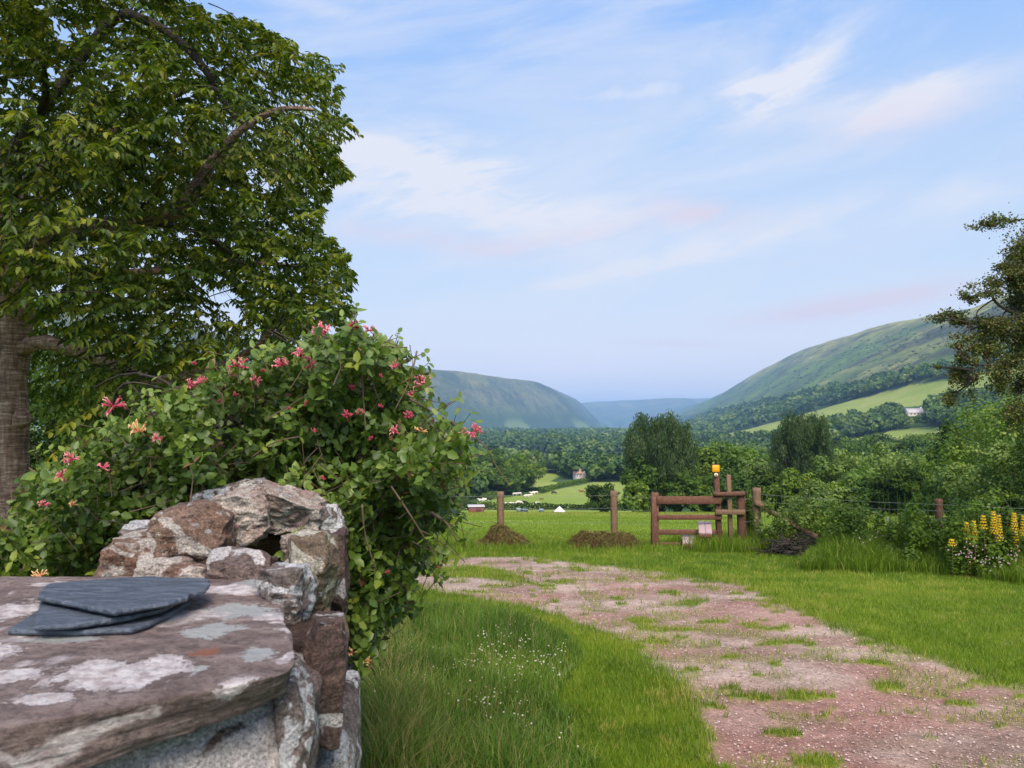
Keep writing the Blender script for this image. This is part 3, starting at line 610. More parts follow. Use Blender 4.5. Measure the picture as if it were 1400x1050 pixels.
def wall():
    w = thing('stone_wall', 'drystone wall of lichen spotted sandstone running away on the left under honeysuckle', 'stone wall', (-.7, 1.8, 0))
    rd = math.radians(11.3)
    def part(V, Q, mat, name='stone', label=None):
        o = MB().add(V, Q).build(name, RM[mat], w, True)
        if label: o['label'] = label
        return o
    # core of rubble that the stones lean on
    K = []
    for z, off in ((-.3, .12), (1.08, .17)):
        for (y, s_) in ((-1.0, 1), (4.3, 1)):
            pass
        K += [(-.2*-1.0-off-.62, -1.0, z), (-.2*-1.0-off, -1.0, z), (-.2*4.2-off, 4.2, z), (-.2*4.2-off-.62, 4.2, z)]
    V, Q = rock(K, 16, 12, .02, 3); part(V, Q, 'dark', 'rubble_core')
    # the big flat coping slab in front: top at 1.30 m
    Z = 1.30
    def top(px, py, z=Z):
        a, t = ray(px, py); d = (z-CAMZ)/t; return (a*d, d, z)
    K = [(-1.30, .37, Z-.20), (-.322, 1.125, Z-.05), (-.56, 1.72, Z-.085), (-1.7, 1.72, Z-.10), (-1.34, .42, Z), (-.300, 1.09, Z), (-.545, 1.77, Z), (-1.7, 1.76, Z+.005)]
    V, Q = rock(K, 60, 18, .008, 8, 9, .8, 0); part(V, Q, 'top', 'coping_slab', 'large flat coping slab with white and grey lichen patches')
    def st(x0, y0, x1, y1, d, th, mat, seed, tilt=0., n=36, jit=.10, pn=6, amp=.012, rz=rd):
        c = (P(x0, y0, d)+P(x1, y1, d))/2; c[1] += th/2; c[0] += -.0*th
        V, Q = boxrock(c, ((x1-x0)/FPX*d*(1.12 if x1 < 380 else .92), th*1.05, (y1-y0)/FPX*d*1.10), rz, seed, jit*1.2, tilt, n=max(n, 38), pnorm=max(pn, 12), amp=amp*1.5, cuts=20); part(V, Q, mat)
    V, Q = boxrock((-.59, 1.31, 1.130), (.50, .52, .18), .15, 11, .06, .03, n=30, pnorm=10, amp=.010); part(V, Q, 'slab')
    V, Q = boxrock((-.95, .98, 1.04), (.60, .50, .20), .35, 26, .06, 0, n=24, pnorm=10, amp=.010); part(V, Q, 'grey')
    st(348, 968, 402, 1130, 1.13, .22, 'grey', 12, .05, 18)
    st(396, 850, 452, 1012, 1.36, .22, 'dark', 13, .02, 20, .05, 8, .008)
    st(360, 744, 442, 846, 1.66, .22, 'yellow', 14, -.06, 20, .12)
    st(432, 742, 462, 855, 1.95, .26, 'dark', 15, .03, 14)
    st(343, 790, 416, 850, 1.52, .14, 'grey', 16, .0, 16, .15, 3)
    st(252, 688, 340, 752, 2.12, .30, 'pale', 17, .22, 34, .2, 9, .022); st(318, 684, 436, 738, 2.20, .34, 'pale', 27, -.18, 34, .2, 9, .022); st(300, 722, 420, 770, 2.42, .3, 'dark', 28, 0, 20)
    st(408, 700, 456, 748, 2.3, .26, 'grey', 29, .1, 24, .15); st(372, 736, 412, 762, 1.9, .16, 'pale', 30, .1, 24, .2); st(150, 722, 216, 752, 2.1, .22, 'grey', 31, .05, 24)
    st(116, 738, 215, 830, 1.86, .26, 'brown', 18, .03, 18, .10, 8)
    st(203, 702, 292, 815, 1.95, .24, 'brown', 19, .08, 18, .15, 5, .016)
    st(183, 771, 268, 812, 1.74, .10, 'pale', 20, .0, 14, .15, 4)
    st(268, 672, 345, 740, 2.65, .30, 'grey', 21, .25, 16, .15, 5)
    st(285, 772, 372, 830, 1.72, .14, 'slab', 22, -.10, 14, .15, 4)
    st(380, 690, 455, 760, 2.75, .35, 'brown', 23, -.1, 14)
    st(205, 700, 262, 745, 2.5, .3, 'grey', 24, .1, 12)
    st(400, 1000, 470, 1160, 1.45, .3, 'grey', 25, 0, 14)
    # face courses, battered, both faces
    sd_ = 200
    for side in (0, 1):
        z = -.35
        while z < 1.02:
            hh = random.uniform(.11, .19); y = -1.1 if side == 0 else -1.1
            while y < 4.3:
                ll = random.uniform(.16, .40); sd_ += 1
                if side == 0 and z > -.2 and y > .2: n = 18
                else: n = 6
                off = .10+.065*(z/1.2); yc = y+ll/2
                xc = -.2*yc-(off if side == 0 else .84-off)
                if not (side == 0 and z+hh > 1.0 and .9 < yc < 2.1):
                    V, Q = boxrock((xc+random.uniform(-.015, .015), yc, z+hh/2+(-.02*yc)), (.20, ll*1.0, hh*1.0), rd, sd_, .07, 0, n=n, pnorm=5, amp=.012)
                    part(V, Q, random.choice(['grey', 'dark', 'grey', 'slab', 'yellow', 'brown']))
                y += ll
            z += hh
    for k in range(13):                # upright coping behind and beyond
        y = 2.5+k*.145; sd_ += 1
        V, Q = boxrock((-.2*y-.36, y, 1.10-.02*y), (.5, .13, .3), rd, sd_, .15, random.uniform(-.1, .1), n=10, pnorm=5); part(V, Q, random.choice(['grey', 'brown', 'dark']))
    for k in range(5):
        y = -.95+k*.26; sd_ += 1
        V, Q = boxrock((-.2*y-.42, y, 1.16), (.55, .25, .13), rd, sd_, .1, 0, n=10, pnorm=6); part(V, Q, random.choice(['slab', 'brown']))
wall()

# ------------------------------------------------------------------ slates
def slatemat():
    m, N, L = newmat('roofing_slate'); o, b = principled(N, L, .48, .5); p = geo_pos(N)
    f = noise_node(N, L, 5, 7, .6, scaled(N, L, p, (3, 7, 3)), .4); f2 = noise_node(N, L, 40, 7, .7, p); f3 = noise_node(N, L, 3, 3, .5, scaled(N, L, p, (5, 14, 2)), .5)
    c = ramp(N, L, f, [(.3, (.050, .063, .085)), (.6, (.078, .098, .130)), (.8, (.13, .15, .18))]); c = mixn(N, L, mrange(N, L, f2, .55, .75, 0, .3), c, (.16, .15, .14)); L.new(c, b.inputs['Base Color'])
    ad = N.new('ShaderNodeMath'); ad.operation = 'MULTIPLY_ADD'; L.new(f, ad.inputs[0]); ad.inputs[1].default_value = 3; L.new(f3, ad.inputs[2]); f4 = noise_node(N, L, 120, 6, .7, scaled(N, L, p, (1, 1.6, 1))); c2 = mixn(N, L, 1.0, c, ramp(N, L, f4, [(.35, (.62, .62, .64)), (.5, (1, 1, 1)), (.68, (1.45, 1.4, 1.35))]), 'MULTIPLY'); L.new(c2, b.inputs['Base Color'])
    ae = N.new('ShaderNodeMath'); ae.operation = 'MULTIPLY_ADD'; L.new(f4, ae.inputs[0]); ae.inputs[1].default_value = .35; L.new(ad.outputs[0], ae.inputs[2]); bump(N, L, b, ae.outputs[0], 1.0, .007); return m
M_SLATE = slatemat()
def slate(pts, z, th, tilt, label, seed):
    th *= .72; pl = []
    for px, py in pts:
        a, t = ray(px, py); d = (z-CAMZ)/t; pl.append((a*d, d))
    pl = np.array(pl); o2 = []
    r = np.random.default_rng(seed)
    for i in range(len(pl)):
        p, q = pl[i], pl[(i+1) % len(pl)]; k = max(2, int(np.linalg.norm(q-p)/.012))
        for t in np.arange(k)/k: o2.append(p*(1-t)+q*t+r.normal(0, .0006, 2))
    o2 = np.array(o2); c = o2.mean(0); bm = bmesh.new(); rings = []
    for (s_, zz) in ((.985, -th), (1.0, -th*.6), (.997, -th*.2), (.975, 0)):
        rings.append([bm.verts.new((c[0]+(p[0]-c[0])*s_+r.normal(0, .0006), c[1]+(p[1]-c[1])*s_, z+zz+tilt[0]*(p[0]-c[0])+tilt[1]*(p[1]-c[1]))) for p in o2])
    n = len(o2)
    for a in range(3):
        for i in range(n): bm.faces.new((rings[a][i], rings[a][(i+1) % n], rings[a+1][(i+1) % n], rings[a+1][i]))
    prev = rings[3]
    for s_ in (.8, .55, .3, .1):
        cur = [bm.verts.new((c[0]+(p[0]-c[0])*s_, c[1]+(p[1]-c[1])*s_, z+.0010*float(vn(p[0]*s_*30, p[1]*s_*60, 0, seed))+tilt[0]*(p[0]-c[0])*s_+tilt[1]*(p[1]-c[1])*s_)) for p in o2]
        for i in range(n): bm.faces.new((prev[i], prev[(i+1) % n], cur[(i+1) % n], cur[i]))
        prev = cur
    bm.faces.new(prev); bm.faces.new(rings[0][::-1])
    me = bpy.data.meshes.new('slate'); loc = Vector((c[0], c[1], z)); bmesh.ops.translate(bm, verts=bm.verts, vec=-loc); bm.normal_update(); bm.to_mesh(me); bm.free(); me.materials.append(M_SLATE)
    o = obj('slate', me); o.location = loc; tag(o, label, 'slate', 'slates stacked on the wall slab')
slate([(9, 861), (47, 836), (120, 815), (240, 812), (262, 821), (236, 836), (204, 852), (182, 859), (118, 862)], 1.313, .012, (0, 0), 'bottom slate of the stack, its thin point showing at the left', 1)
slate([(55, 820), (46, 856), (100, 853), (160, 845), (220, 832), (262, 812), (200, 796), (100, 800)], 1.327, .012, (.0, .0), 'middle slate of the stack, with a square left edge', 2)
slate([(51, 816), (60, 802), (66, 798), (120, 793), (182, 788), (206, 786), (225, 788), (262, 788), (286, 789), (287, 797), (279, 806), (259, 810), (257, 815), (225, 824), (156, 836), (111, 827)], 1.342, .012, (-.01, -.01), 'top slate of the stack, broad blue grey with a chipped right edge', 3)

# ------------------------------------------------------------------ cherry tree
CAN = [(-420, -260), (520, -260), (300, -120), (262, -20), (262, 2), (300, 14), (345, 30), (400, 60), (440, 80), (470, 88), (458, 110), (470, 150), (498, 183), (470, 200), (482, 236), (448, 262), (440, 300), (462, 335), (480, 352), (478, 392), (488, 425), (470, 445), (430, 446), (440, 462), (360, 480), (330, 470), (300, 500), (230, 520), (190, 545), (170, 600), (140, 560), (60, 545), (0, 560), (-420, 600)]
HOLES = [((303, 402), (24, 12)), ((318, 425), (14, 8)), ((70, 100), (9, 14)), ((28, 287), (14, 9)), ((108, 80), (9, 5)), ((315, 178), (9, 12)), ((150, 118), (8, 5)), ((360, 250), (6, 10)), ((255, 140), (6, 5)), ((190, 365), (10, 4)), ((120, 26), (8, 4)), ((345, 232), (12, 5))]
def cherry():
    base = G(15, 812, 6.4); base = np.array((-4.42, 6.65, float(H(-4.42, 6.65))))
    t = thing('cherry_tree', 'large spreading cherry tree with banded bark overhanging the left of the view', 'tree', base)
    mb = MB(); d0 = 6.65
    tr = [base+np.array((.02, 0, -.3)), base+np.array((0, 0, .2)), P(15, 700, d0), P(17, 560, d0), P(21, 430, d0), P(16, 330, d0), P(-10, 230, d0-.1), P(-40, 100, d0-.2), P(-70, -100, d0-.3), P(-80, -260, d0)]
    pp = smoothpath(tr, 8); rr = np.interp(np.arange(len(pp)), [0, 8, 16, 26, 36, 44, 60, 72], [.19, .145, .124, .115, .12, .118, .085, .05])
    rr = rr*(1+.10*np.exp(-((np.arange(len(pp))-24)/1.6)**2))
    tube(mb, pp, rr, 28, wob=.14, seed=3); 
    kn = P(30, 572, d0-.14); V, Q = boxrock(kn, (.12, .10, .16), 0, 44, .1, n=10, pnorm=2.2, amp=.02); mb.add(V, Q)
    mb.build('trunk', M_BARK, t, True)
    limbs = [([P(30, 478, d0), P(60, 468, 6.5), P(130, 488, 6.2), (P(205, 518, 5.9)), P(270, 510, 5.7), P(345, 478, 5.5), P(380, 440, 5.3)], .07, .015),
             ([P(15, 340, d0), P(80, 318, 6.3), P(200, 303, 5.9), P(245, 286, 5.8), P(270, 255, 5.7), P(300, 208, 5.6), P(330, 178, 5.5), P(380, 150, 5.4), P(430, 150, 5.3)], .085, .012),
             ([P(215, 306, 5.85), P(270, 318, 5.7), P(320, 350, 5.6), P(350, 353, 5.5)], .022, .006),
             ([P(-20, 250, d0), P(60, 150, 6.4), P(150, 30, 6.2), P(200, 28, 6.0), P(250, 60, 5.9), P(282, 98, 5.8), P(300, 130, 5.8), P(330, 172, 5.7)], .05, .018),
             ([P(0, 300, d0), P(60, 230, 7.2), P(150, 180, 7.8), P(260, 120, 8.0), P(350, 80, 8.0)], .07, .015),
             ([P(10, 380, d0), P(100, 380, 7.4), P(220, 370, 7.9), P(350, 360, 8.2), P(440, 370, 8.2)], .07, .014),
             ([P(-30, 200, d0), P(-40, 80, 6), P(0, -60, 5.4), P(60, -160, 5)], .07, .02),
             ([P(10, 300, d0), P(30, 200, 5.8), P(60, 140, 5.0), P(60, 90, 4.6)], .06, .012),
             ([P(15, 330, d0), P(60, 260, 6), P(150, 230, 5.3), P(190, 190, 5)], .04, .01),
             ([P(10, 340, d0), P(-120, 260, 6.4), P(-300, 200, 6.2)], .08, .03)]
    skel = []
    for pts, r0, r1 in limbs:
        mb = MB(); pp = smoothpath(pts, 7); tube(mb, pp, np.linspace(r0, r1, len(pp))*(1+.1*np.sin(np.arange(len(pp))*1.9)), 10, wob=.15, seed=len(skel)); skel += list(pp)
        mb.build('limb', M_BARK if r0 > .065 else M_BARK2, t, True)
    skel = np.array(skel)
    # sprays of drooping leaves
    mbL = MB(); mbT = MB(); C0 = np.array((-4.4, 6.6)); N0 = 0
    want = 8600; cents = []
    while len(cents) < want:
        n = 20000; X = RNG.uniform(-7.6, -.9, n); Y = RNG.uniform(3.6, 9.4, n); Z = RNG.uniform(1.3, 6.9, n)
        px, py = project(X, Y, Z); k = inpoly(px+24*vn(py/24, px/24, 0, 131), py+18*vn(px/24, py/24, 0, 132), CAN) & (px > -420); k &= ~((px < 105) & (py > 405) & (Y < 6.95)) & ~((px < 150) & (py > 470) & (Y < 6.5))
        rr = np.hypot(X-C0[0], Y-C0[1]); zc = 1.65+5.4*np.sqrt(np.clip(1-(rr/3.9)**2, 0, 1)); k &= (rr < 3.9) & (Z < zc+.3)
        k &= ~((rr < 2.2) & (Z < 3.0) & (RNG.random(n) < .75))
        # shell of foliage: dense outside, thinner inside
        shell = np.clip(rr/3.9, 0, 1); k &= RNG.random(n) < .30+.7*shell**2
        dens = fbm(X/.62, Y/.62, Z/.36, 90, 3); k &= dens > -.04
        for (hx, hy), (rx, ry) in HOLES: k &= ~((((px-hx)/(rx*1.25))**2+((py-hy)/(ry*1.25))**2) < 1)
        k &= (Y > 4.4) | (px < 230)
        for c in np.stack([X, Y, Z], 1)[k]: cents.append(c)
    cents = np.array(cents[:want])
    i = np.array([np.argmin(((skel-c)**2).sum(1)) for c in cents]); dirs = cents-skel[i]; dirs = unit(dirs+np.array((.25, -.35, .05))*.5+RNG.normal(0, .35, dirs.shape)); dirs[:, 2] = np.clip(dirs[:, 2], -.28, .25); dirs = unit(dirs)
    allB = []; allD = []; allN = []; allT = []
    for c, dr in zip(cents, dirs):
        ln = random.uniform(.22, .42); m = random.randint(19, 29); tt = (np.arange(m)+.5)/m; droop = random.uniform(.1, .4)
        stem = c+np.outer(tt*ln, dr)+np.outer(-droop*ln*tt*tt, (0, 0, 1.)); sp = smoothpath([c, stem[m//2], stem[-1]], 2)
        qx, qy = project(*[np.array([v_]) for v_ in sp[-1]])
        if random.random() < .75 and (inpoly(qx+12, qy, CAN)[0] or qx[0] < 200): tube(mbT, sp, np.linspace(.0055, .002, len(sp)), 3, cap=False)
        side = unit(np.cross(dr, (0, 0, 1.)))*np.where(np.arange(m) % 2, 1, -1)[:, None]
        D = side*.75+dr*.55+np.array((0, 0, -1.))*RNG.uniform(.2, .85, (m, 1))+RNG.normal(0, .22, (m, 3))
        Nn = np.array((0, 0, 1.))+side*.35+RNG.normal(0, .3, (m, 3)); base_t = random.random()*.5+.12+.38*float(sst(3.2, 5.2, c[2]))*random.random()+.12*float(c[1] < 5.6)  # tint rises with height: the crown's bright lit top painted into leaf colour
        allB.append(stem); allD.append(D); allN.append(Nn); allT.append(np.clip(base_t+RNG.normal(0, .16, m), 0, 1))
    B = np.vstack(allB); D = np.vstack(allD); Nn = np.vstack(allN); T = np.concatenate(allT)
    px, py = project(B[:, 0], B[:, 1], B[:, 2]); k = inpoly(px+2+13*vn(px/15, py/15, 0, 150), py+8*vn(px/15, py/15, 0, 151), CAN) | (px < 200)
    for (hx, hy), (rx, ry) in HOLES: k &= ~(((px-hx)/rx)**2+((py-hy)/ry)**2 < .8)
    for pts_, r0_, r1_ in (limbs[0], limbs[1], limbs[2], limbs[3]):
        lp = smoothpath(pts_, 5)[2:]; lx, ly = project(lp[:, 0], lp[:, 1], lp[:, 2]); dm = np.full(len(px), 1e9)
        for a_, b_ in zip(lx, ly): dm = np.minimum(dm, np.hypot(px-a_, py-b_))
        k &= ~((dm < 10) & (B[:, 1] < lp[:, 1].mean()+.2) & (RNG.random(len(px)) < .8))
    B, D, Nn, T = B[k], D[k], Nn[k], T[k]; n = len(B)
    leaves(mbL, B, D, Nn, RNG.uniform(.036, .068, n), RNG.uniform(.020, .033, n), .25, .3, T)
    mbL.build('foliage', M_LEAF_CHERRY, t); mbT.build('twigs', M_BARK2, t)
cherry()

# ------------------------------------------------------------------ honeysuckle
HON = [(-60, 810), (-40, 735), (35, 705), (62, 650), (130, 625), (165, 590), (205, 570), (240, 540), (300, 512), (350, 495), (400, 478), (440, 462), (470, 455), (500, 462), (520, 480), (555, 492), (575, 525), (582, 560), (610, 590), (640, 606), (612, 640), (604, 670), (612, 700), (588, 742), (570, 775), (542, 828), (512, 860), (505, 900), (485, 925), (474, 860), (470, 780), (448, 735), (425, 705), (380, 690), (335, 668), (285, 668), (245, 698), (200, 705), (120, 745), (112, 808), (40, 830)]
def honeysuckle():
    t = thing('honeysuckle_bush', 'sprawling honeysuckle with pink trumpet flowers tumbling over the wall', 'shrub', (-.95, 3.5, float(H(-.95, 3.5))))
    n = 260000; X = RNG.uniform(-2.9, .0, n); Y = RNG.uniform(2.35, 4.5, n); Z = RNG.uniform(.2, 2.2, n); px, py = project(X, Y, Z)
    k = inpoly(px+26*vn(px/26, py/26, Y*2, 141)+8*RNG.normal(size=n), py+22*vn(px/24, py/24, Y*2, 142), HON)
    for i in range(6): pass
    k &= fbm(X/.16, Y/.2, Z/.16, 95, 3) > -.10
    # the near side bulges toward the viewer in the middle of the bush
    near = 2.55+.5*fbm(px/90, py/90, 0, 96, 3)+.35*np.abs((px-400)/300)**2*.3; k &= (Y > near) & (Y < near+1.15)
    k &= ~((px < 330) & (py > 690) & (Y < 2.75))
    pts = np.stack([X, Y, Z], 1)[k]; pts = pts[RNG.permutation(len(pts))[:29000]]; m = len(pts)
    # pairs of leaves on shoots
    sd = unit(RNG.normal(0, 1, (m, 3))+np.array((.25, -.5, .35))); side = unit(np.cross(sd, rvec(m))); mbL = MB(); mbS = MB()
    T = np.clip(.45+.32*fbm(pts[:, 0]/.2, pts[:, 1]/.2, pts[:, 2]/.2, 97, 2)+RNG.normal(-.04, .23, m), 0, .94); T = np.where(RNG.random(m) < .02, 1, T)
    for sg in (1, -1):
        D = side*sg+sd*.35+RNG.normal(0, .2, (m, 3)); Nn = sd+np.array((0, -.25, .5))+RNG.normal(0, .25, (m, 3)); ln = RNG.uniform(.022, .045, m); leaves(mbL, pts, D, Nn, ln, ln*.72, .15, .22, T)
    j = RNG.permutation(m)[:1900]
    for q in j:
        p = pts[q]; d = sd[q]; ln = random.uniform(.06, .20); tube(mbS, [p-d*ln, p-d*ln*.5+RNG.normal(0, .01, 3), p+d*.02], [.0022, .0018, .0010], 3, random.random(), cap=False)
    stems = [[P(560, 545, 2.7), P(590, 562, 2.7), P(625, 582, 2.65), P(660, 607, 2.6), P(680, 640, 2.6), P(700, 668, 2.6)], [P(535, 665, 2.45), P(555, 695, 2.42), P(580, 735, 2.45), P(600, 770, 2.5)], [P(115, 718, 2.9), P(165, 690, 2.9), P(230, 668, 2.85), P(300, 655, 2.8)],
             [P(345, 625, 2.6), P(375, 605, 2.55), P(410, 597, 2.55)], [P(495, 690, 2.4), P(500, 735, 2.42), P(515, 780, 2.45)], [P(40, 640, 3), P(62, 655, 2.95), P(100, 680, 2.9)], [P(570, 480, 2.8), P(560, 520, 2.75), P(540, 560, 2.7)], [P(490, 470, 2.7), P(495, 520, 2.65), P(500, 590, 2.6)],
             [P(590, 700, 2.5), P(610, 715, 2.5), P(625, 740, 2.5)], [P(425, 705, 2.3), P(400, 740, 2.0), P(385, 775, 1.95), P(390, 765, 1.9)]]
    for s_ in stems: pp = smoothpath(s_, 6); tube(mbS, pp, np.linspace(.0036, .0018, len(pp)), 5, .8)
    # loose shoots standing out of the outline
    hp = np.array(HON[3:26], float)
    for q in range(95):
        e = random.randrange(len(hp)-1); f = random.random(); a0 = hp[e]*(1-f)+hp[e+1]*f; nrm = np.array((hp[e+1][1]-hp[e][1], -(hp[e+1][0]-hp[e][0]))); nrm = nrm/np.linalg.norm(nrm); ln = random.uniform(8, 38); dd = random.uniform(2.55, 3.2)
        b0 = a0-nrm*22; c0 = a0+nrm*ln+np.array((random.uniform(-14, 14), random.uniform(-4, 12))); stems.append([P(b0[0], b0[1], dd), P(a0[0]+random.uniform(-5, 5), a0[1], dd), P(c0[0], c0[1], dd-.05)]); tube(mbS, smoothpath(stems[-1], 4), np.linspace(.0026, .0012, 9), 4, .7)
    # leaf pairs along the free stems
    for s_ in stems:
        pp = smoothpath(s_, 3)
        for q in range(2, len(pp), 2):
            d = unit(pp[q]-pp[q-1]); sdv = unit(np.cross(d, RNG.normal(0, 1, 3)))
            for sg in (1, -1): leaves(mbL, pp[q][None], (sdv*sg+d*.4)[None], (d+np.array((0, -.3, .6)))[None], random.uniform(.025, .04), .02, .1, .2, np.array([random.uniform(.4, .95)]))
    mbL.build('foliage', M_LEAF_HONEY, t); mbS.build('stems', M_STEM, t)
    # woody inner stems
    mb = MB()
    for k_ in range(46):
        a = P(random.uniform(60, 560), random.uniform(650, 800), random.uniform(3.0, 3.7)); b = P(random.uniform(120, 600), random.uniform(500, 700), random.uniform(2.9, 3.4)); c = (a+b)/2+RNG.normal(0, .1, 3)
        tube(mb, smoothpath([a, c, b], 5), np.linspace(.008, .003, 11), 5, .3)
    mb.build('woody_stems', M_BARK2, t)
    fm = {}
    for nm, cs in (('pink', [(0, (.56, .05, .13)), (.6, (.70, .14, .23)), (1, (.82, .50, .42))]), ('red', [(0, (.35, .04, .07)), (1, (.55, .10, .13))]), ('orange', [(0, (.60, .20, .12)), (.6, (.75, .40, .16)), (1, (.80, .62, .35))])):
        M = foliage('petal_'+nm, cs, .25, .5, gain=1.0)
        for vv in range(3):
            mb = MB(); cnt = {'pink': 14, 'red': 16, 'orange': 8}[nm]
            for q in range(cnt):
                d = unit(RNG.normal(0, 1, 3)*np.array((1, .8, .6))+np.array((0, -.1, .35))); L_ = random.uniform(.018, .032)*(.75 if nm == 'red' else 1); up = np.array((0, 0, 1.))
                p0 = np.zeros(3); p1 = d*L_*.6; p2 = d*L_+up*L_*.12; tube(mb, [p0, p1, p2], [.0013, .0019, .0028], 5, random.uniform(0, .5))
                if nm != 'red':
                    for s2 in (-1, 1):
                        w_ = unit(np.cross(d, up))*s2; tube(mb, [p2, p2+d*.006+w_*.004+up*s2*.003, p2+d*.006+w_*.006-up*.006+up*s2*.006], [.0027, .0018, .0006], 4, random.uniform(.5, 1))
            fm[(nm, vv)] = mb.mesh('flower', M)
    fl = [(445, 455, 'pink', 1.15), (483, 447, 'red', .9), (505, 452, 'pink', .7), (411, 488, 'pink', .9), (424, 500, 'pink', .7), (492, 484, 'pink', 1.0), (325, 500, 'pink', .95), (275, 523, 'pink', .6), (260, 526, 'pink', .55), (155, 555, 'pink', .95), (190, 590, 'orange', .9),
          (100, 628, 'pink', .8), (85, 652, 'pink', .6), (100, 690, 'orange', .4), (577, 526, 'pink', .95), (650, 591, 'pink', .8), (628, 594, 'pink', .8), (608, 596, 'pink', .55), (475, 570, 'red', .9), (493, 565, 'red', .7), (558, 570, 'red', .9), (520, 557, 'red', .6), (140, 640, 'pink', .6), (215, 600, 'pink', .5), (385, 500, 'pink', .8), (350, 520, 'pink', .5), (462, 500, 'pink', .6), (540, 500, 'pink', .55), (560, 540, 'pink', .5), (480, 530, 'red', .6), (540, 590, 'pink', .55), (300, 550, 'red', .5), (395, 560, 'red', .5), (60, 690, 'pink', .5), (590, 640, 'orange', .5),
          (420, 552, 'red', .6), (508, 600, 'red', .5), (322, 720, 'red', .22), (395, 737, 'red', .22), (55, 787, 'orange', .75), (482, 893, 'orange', .5), (504, 905, 'orange', .5), (265, 498, 'red', .5), (322, 540, 'red', .5), (360, 508, 'red', .5), (428, 590, 'red', .5), (575, 590, 'orange', .6), (520, 515, 'red', .5), (440, 655, 'red', .5), (530, 783, 'red', .4), (600, 776, 'red', .3)]
    for px_, py_, nm, s_ in fl:
        d = 2.42 if py_ > 560 else 2.6
        if py_ > 700 and px_ < 420: d = 1.95
        if px_ > 600 and py_ < 620: d = 2.62
        if (px_, py_) == (55, 787): d = 2.3
        o = bpy.data.objects.new('flower', fm[(nm, random.randrange(3))]); COL.objects.link(o); o.parent = t; q = P(px_, py_, d)
        o.location = Vector(q)-t.location; o.scale = (s_*1.1,)*3; o.rotation_euler = (random.uniform(-.5, .5), random.uniform(-.5, .5), random.uniform(0, 6.28))
        if nm == 'orange': o['label'] = 'fading orange and cream flower'
honeysuckle()

# ------------------------------------------------------------------ generic trees
def crown_mesh(name, mat, w, h, kind='round', clumps=34, per=110, leaf=.22, seed=0, low=.0):
    """crown of many small leaves gathered in clumps, base at z=0"""
    r = np.random.default_rng(seed); mb = MB(); cz = h*.5
    B = []; D = []; Nn = []; T = []
    for c in range(clumps):
        if kind == 'round':
            u = unit(r.normal(0, 1, 3)); u[2] = u[2] if r.random() > .25 else abs(u[2]); rad = r.uniform(.55, .92)**1; f = 1+.18*r.normal()
            ce = np.array((u[0]*w/2*rad*f, u[1]*w/2*rad*f, cz+u[2]*h/2*rad)); cr = np.array((w, w, h*.75))*r.uniform(.13, .21)
        elif kind == 'column':
            a = r.random()*6.28; zz = r.uniform(.06, .93); rad = math.sqrt(r.uniform(.1, 1))*w/2*(.74+.26*math.sin(zz*math.pi))*.82*(1 if zz < .8 else .9)
            ce = np.array((math.cos(a)*rad, math.sin(a)*rad, zz*h)); cr = np.array((w*.07, w*.07, h*.12))*r.uniform(.7, 1.3)
        else:   # low shrub
            a = r.random()*6.28; rad = math.sqrt(r.random())*w/2*.85; zz = r.uniform(.15, .95)*math.sqrt(max(0.05, 1-(rad/(w/2))**2)); ce = np.array((math.cos(a)*rad, math.sin(a)*rad, zz*h*.85)); cr = np.array((w, w, h))*r.uniform(.10, .17)
        k = per; q = unit(r.normal(0, 1, (k, 3))); rr = r.uniform(.45, 1.0, (k, 1)); p = ce+q*rr*cr; p[:, 2] = np.maximum(p[:, 2], low)
        if kind == 'column': d = np.array((0, 0, 1.))+r.normal(0, .2, (k, 3))+q*.15; nn = q+r.normal(0, .5, (k, 3))
        else: d = r.normal(0, 1, (k, 3)); nn = q+np.array((0, 0, .4))+r.normal(0, .45, (k, 3))
        B.append(p); D.append(d); Nn.append(nn); T.append(np.clip(r.uniform(.15, .75)+r.normal(0, .14, k), 0, 1))
    B, D, Nn, T = np.vstack(B), np.vstack(D), np.vstack(Nn), np.concatenate(T)
    # rand orientation in the leaf plane
    Nn = unit(Nn); D = D-Nn*(D*Nn).sum(1)[:, None] if kind != 'column' else D
    s_ = leaf*r.uniform(.6, 1.3, len(B)); diamonds(mb, B, D, Nn, s_*(1.8 if kind == 'column' else 1.25), s_*(.6 if kind == 'column' else .9), T)
    return mb.mesh(name, mat)
def trunk_mesh(name, h, r0, cw, ch, seed=0, mat=None, lean=.0, multi=1):
    r = np.random.default_rng(seed+50); mb = MB()
    for mlt in range(multi):
        a = r.random()*6.28; o = np.array((math.cos(a), math.sin(a), 0))*(.25 if multi > 1 else 0)
        pp = smoothpath([o+np.array((0, 0, -.5)), o+np.array((0, 0, h*.5)), o*2+np.array((r.normal()*.1*cw*.3, r.normal()*.1*cw*.3, h)), o*3+np.array((r.normal()*.1, 0, h+ch*.55))], 4)
        tube(mb, pp, np.linspace(r0, r0*.25, len(pp)), 8, wob=.1, seed=seed)
        for k in range(7 if multi == 1 else 3):
            a = r.random()*6.28; s0 = pp[min(len(pp)-1, 5+k)]; e = np.array((math.cos(a)*cw*.36, math.sin(a)*cw*.36, h+ch*r.uniform(.3, .75))); tube(mb, smoothpath([s0, (s0+e)/2+np.array((0, 0, -.03*ch)), e], 3), np.linspace(r0*.45, r0*.12, 7), 5)
    return mb.mesh(name, mat or M_BARK2, True)
def put_tree(loc, crown, trunk, hc, name, label, cat, group=None, scale=1, sz=None, rz=None):
    t = thing(name, label, cat, loc, group, rz if rz is not None else random.random()*6.28); s_ = (scale, scale, sz or scale); t.scale = s_
    if crown: c = obj('crown', crown, t); c.location = (0, 0, hc)
    if trunk: obj('trunk', trunk, t)
    return t
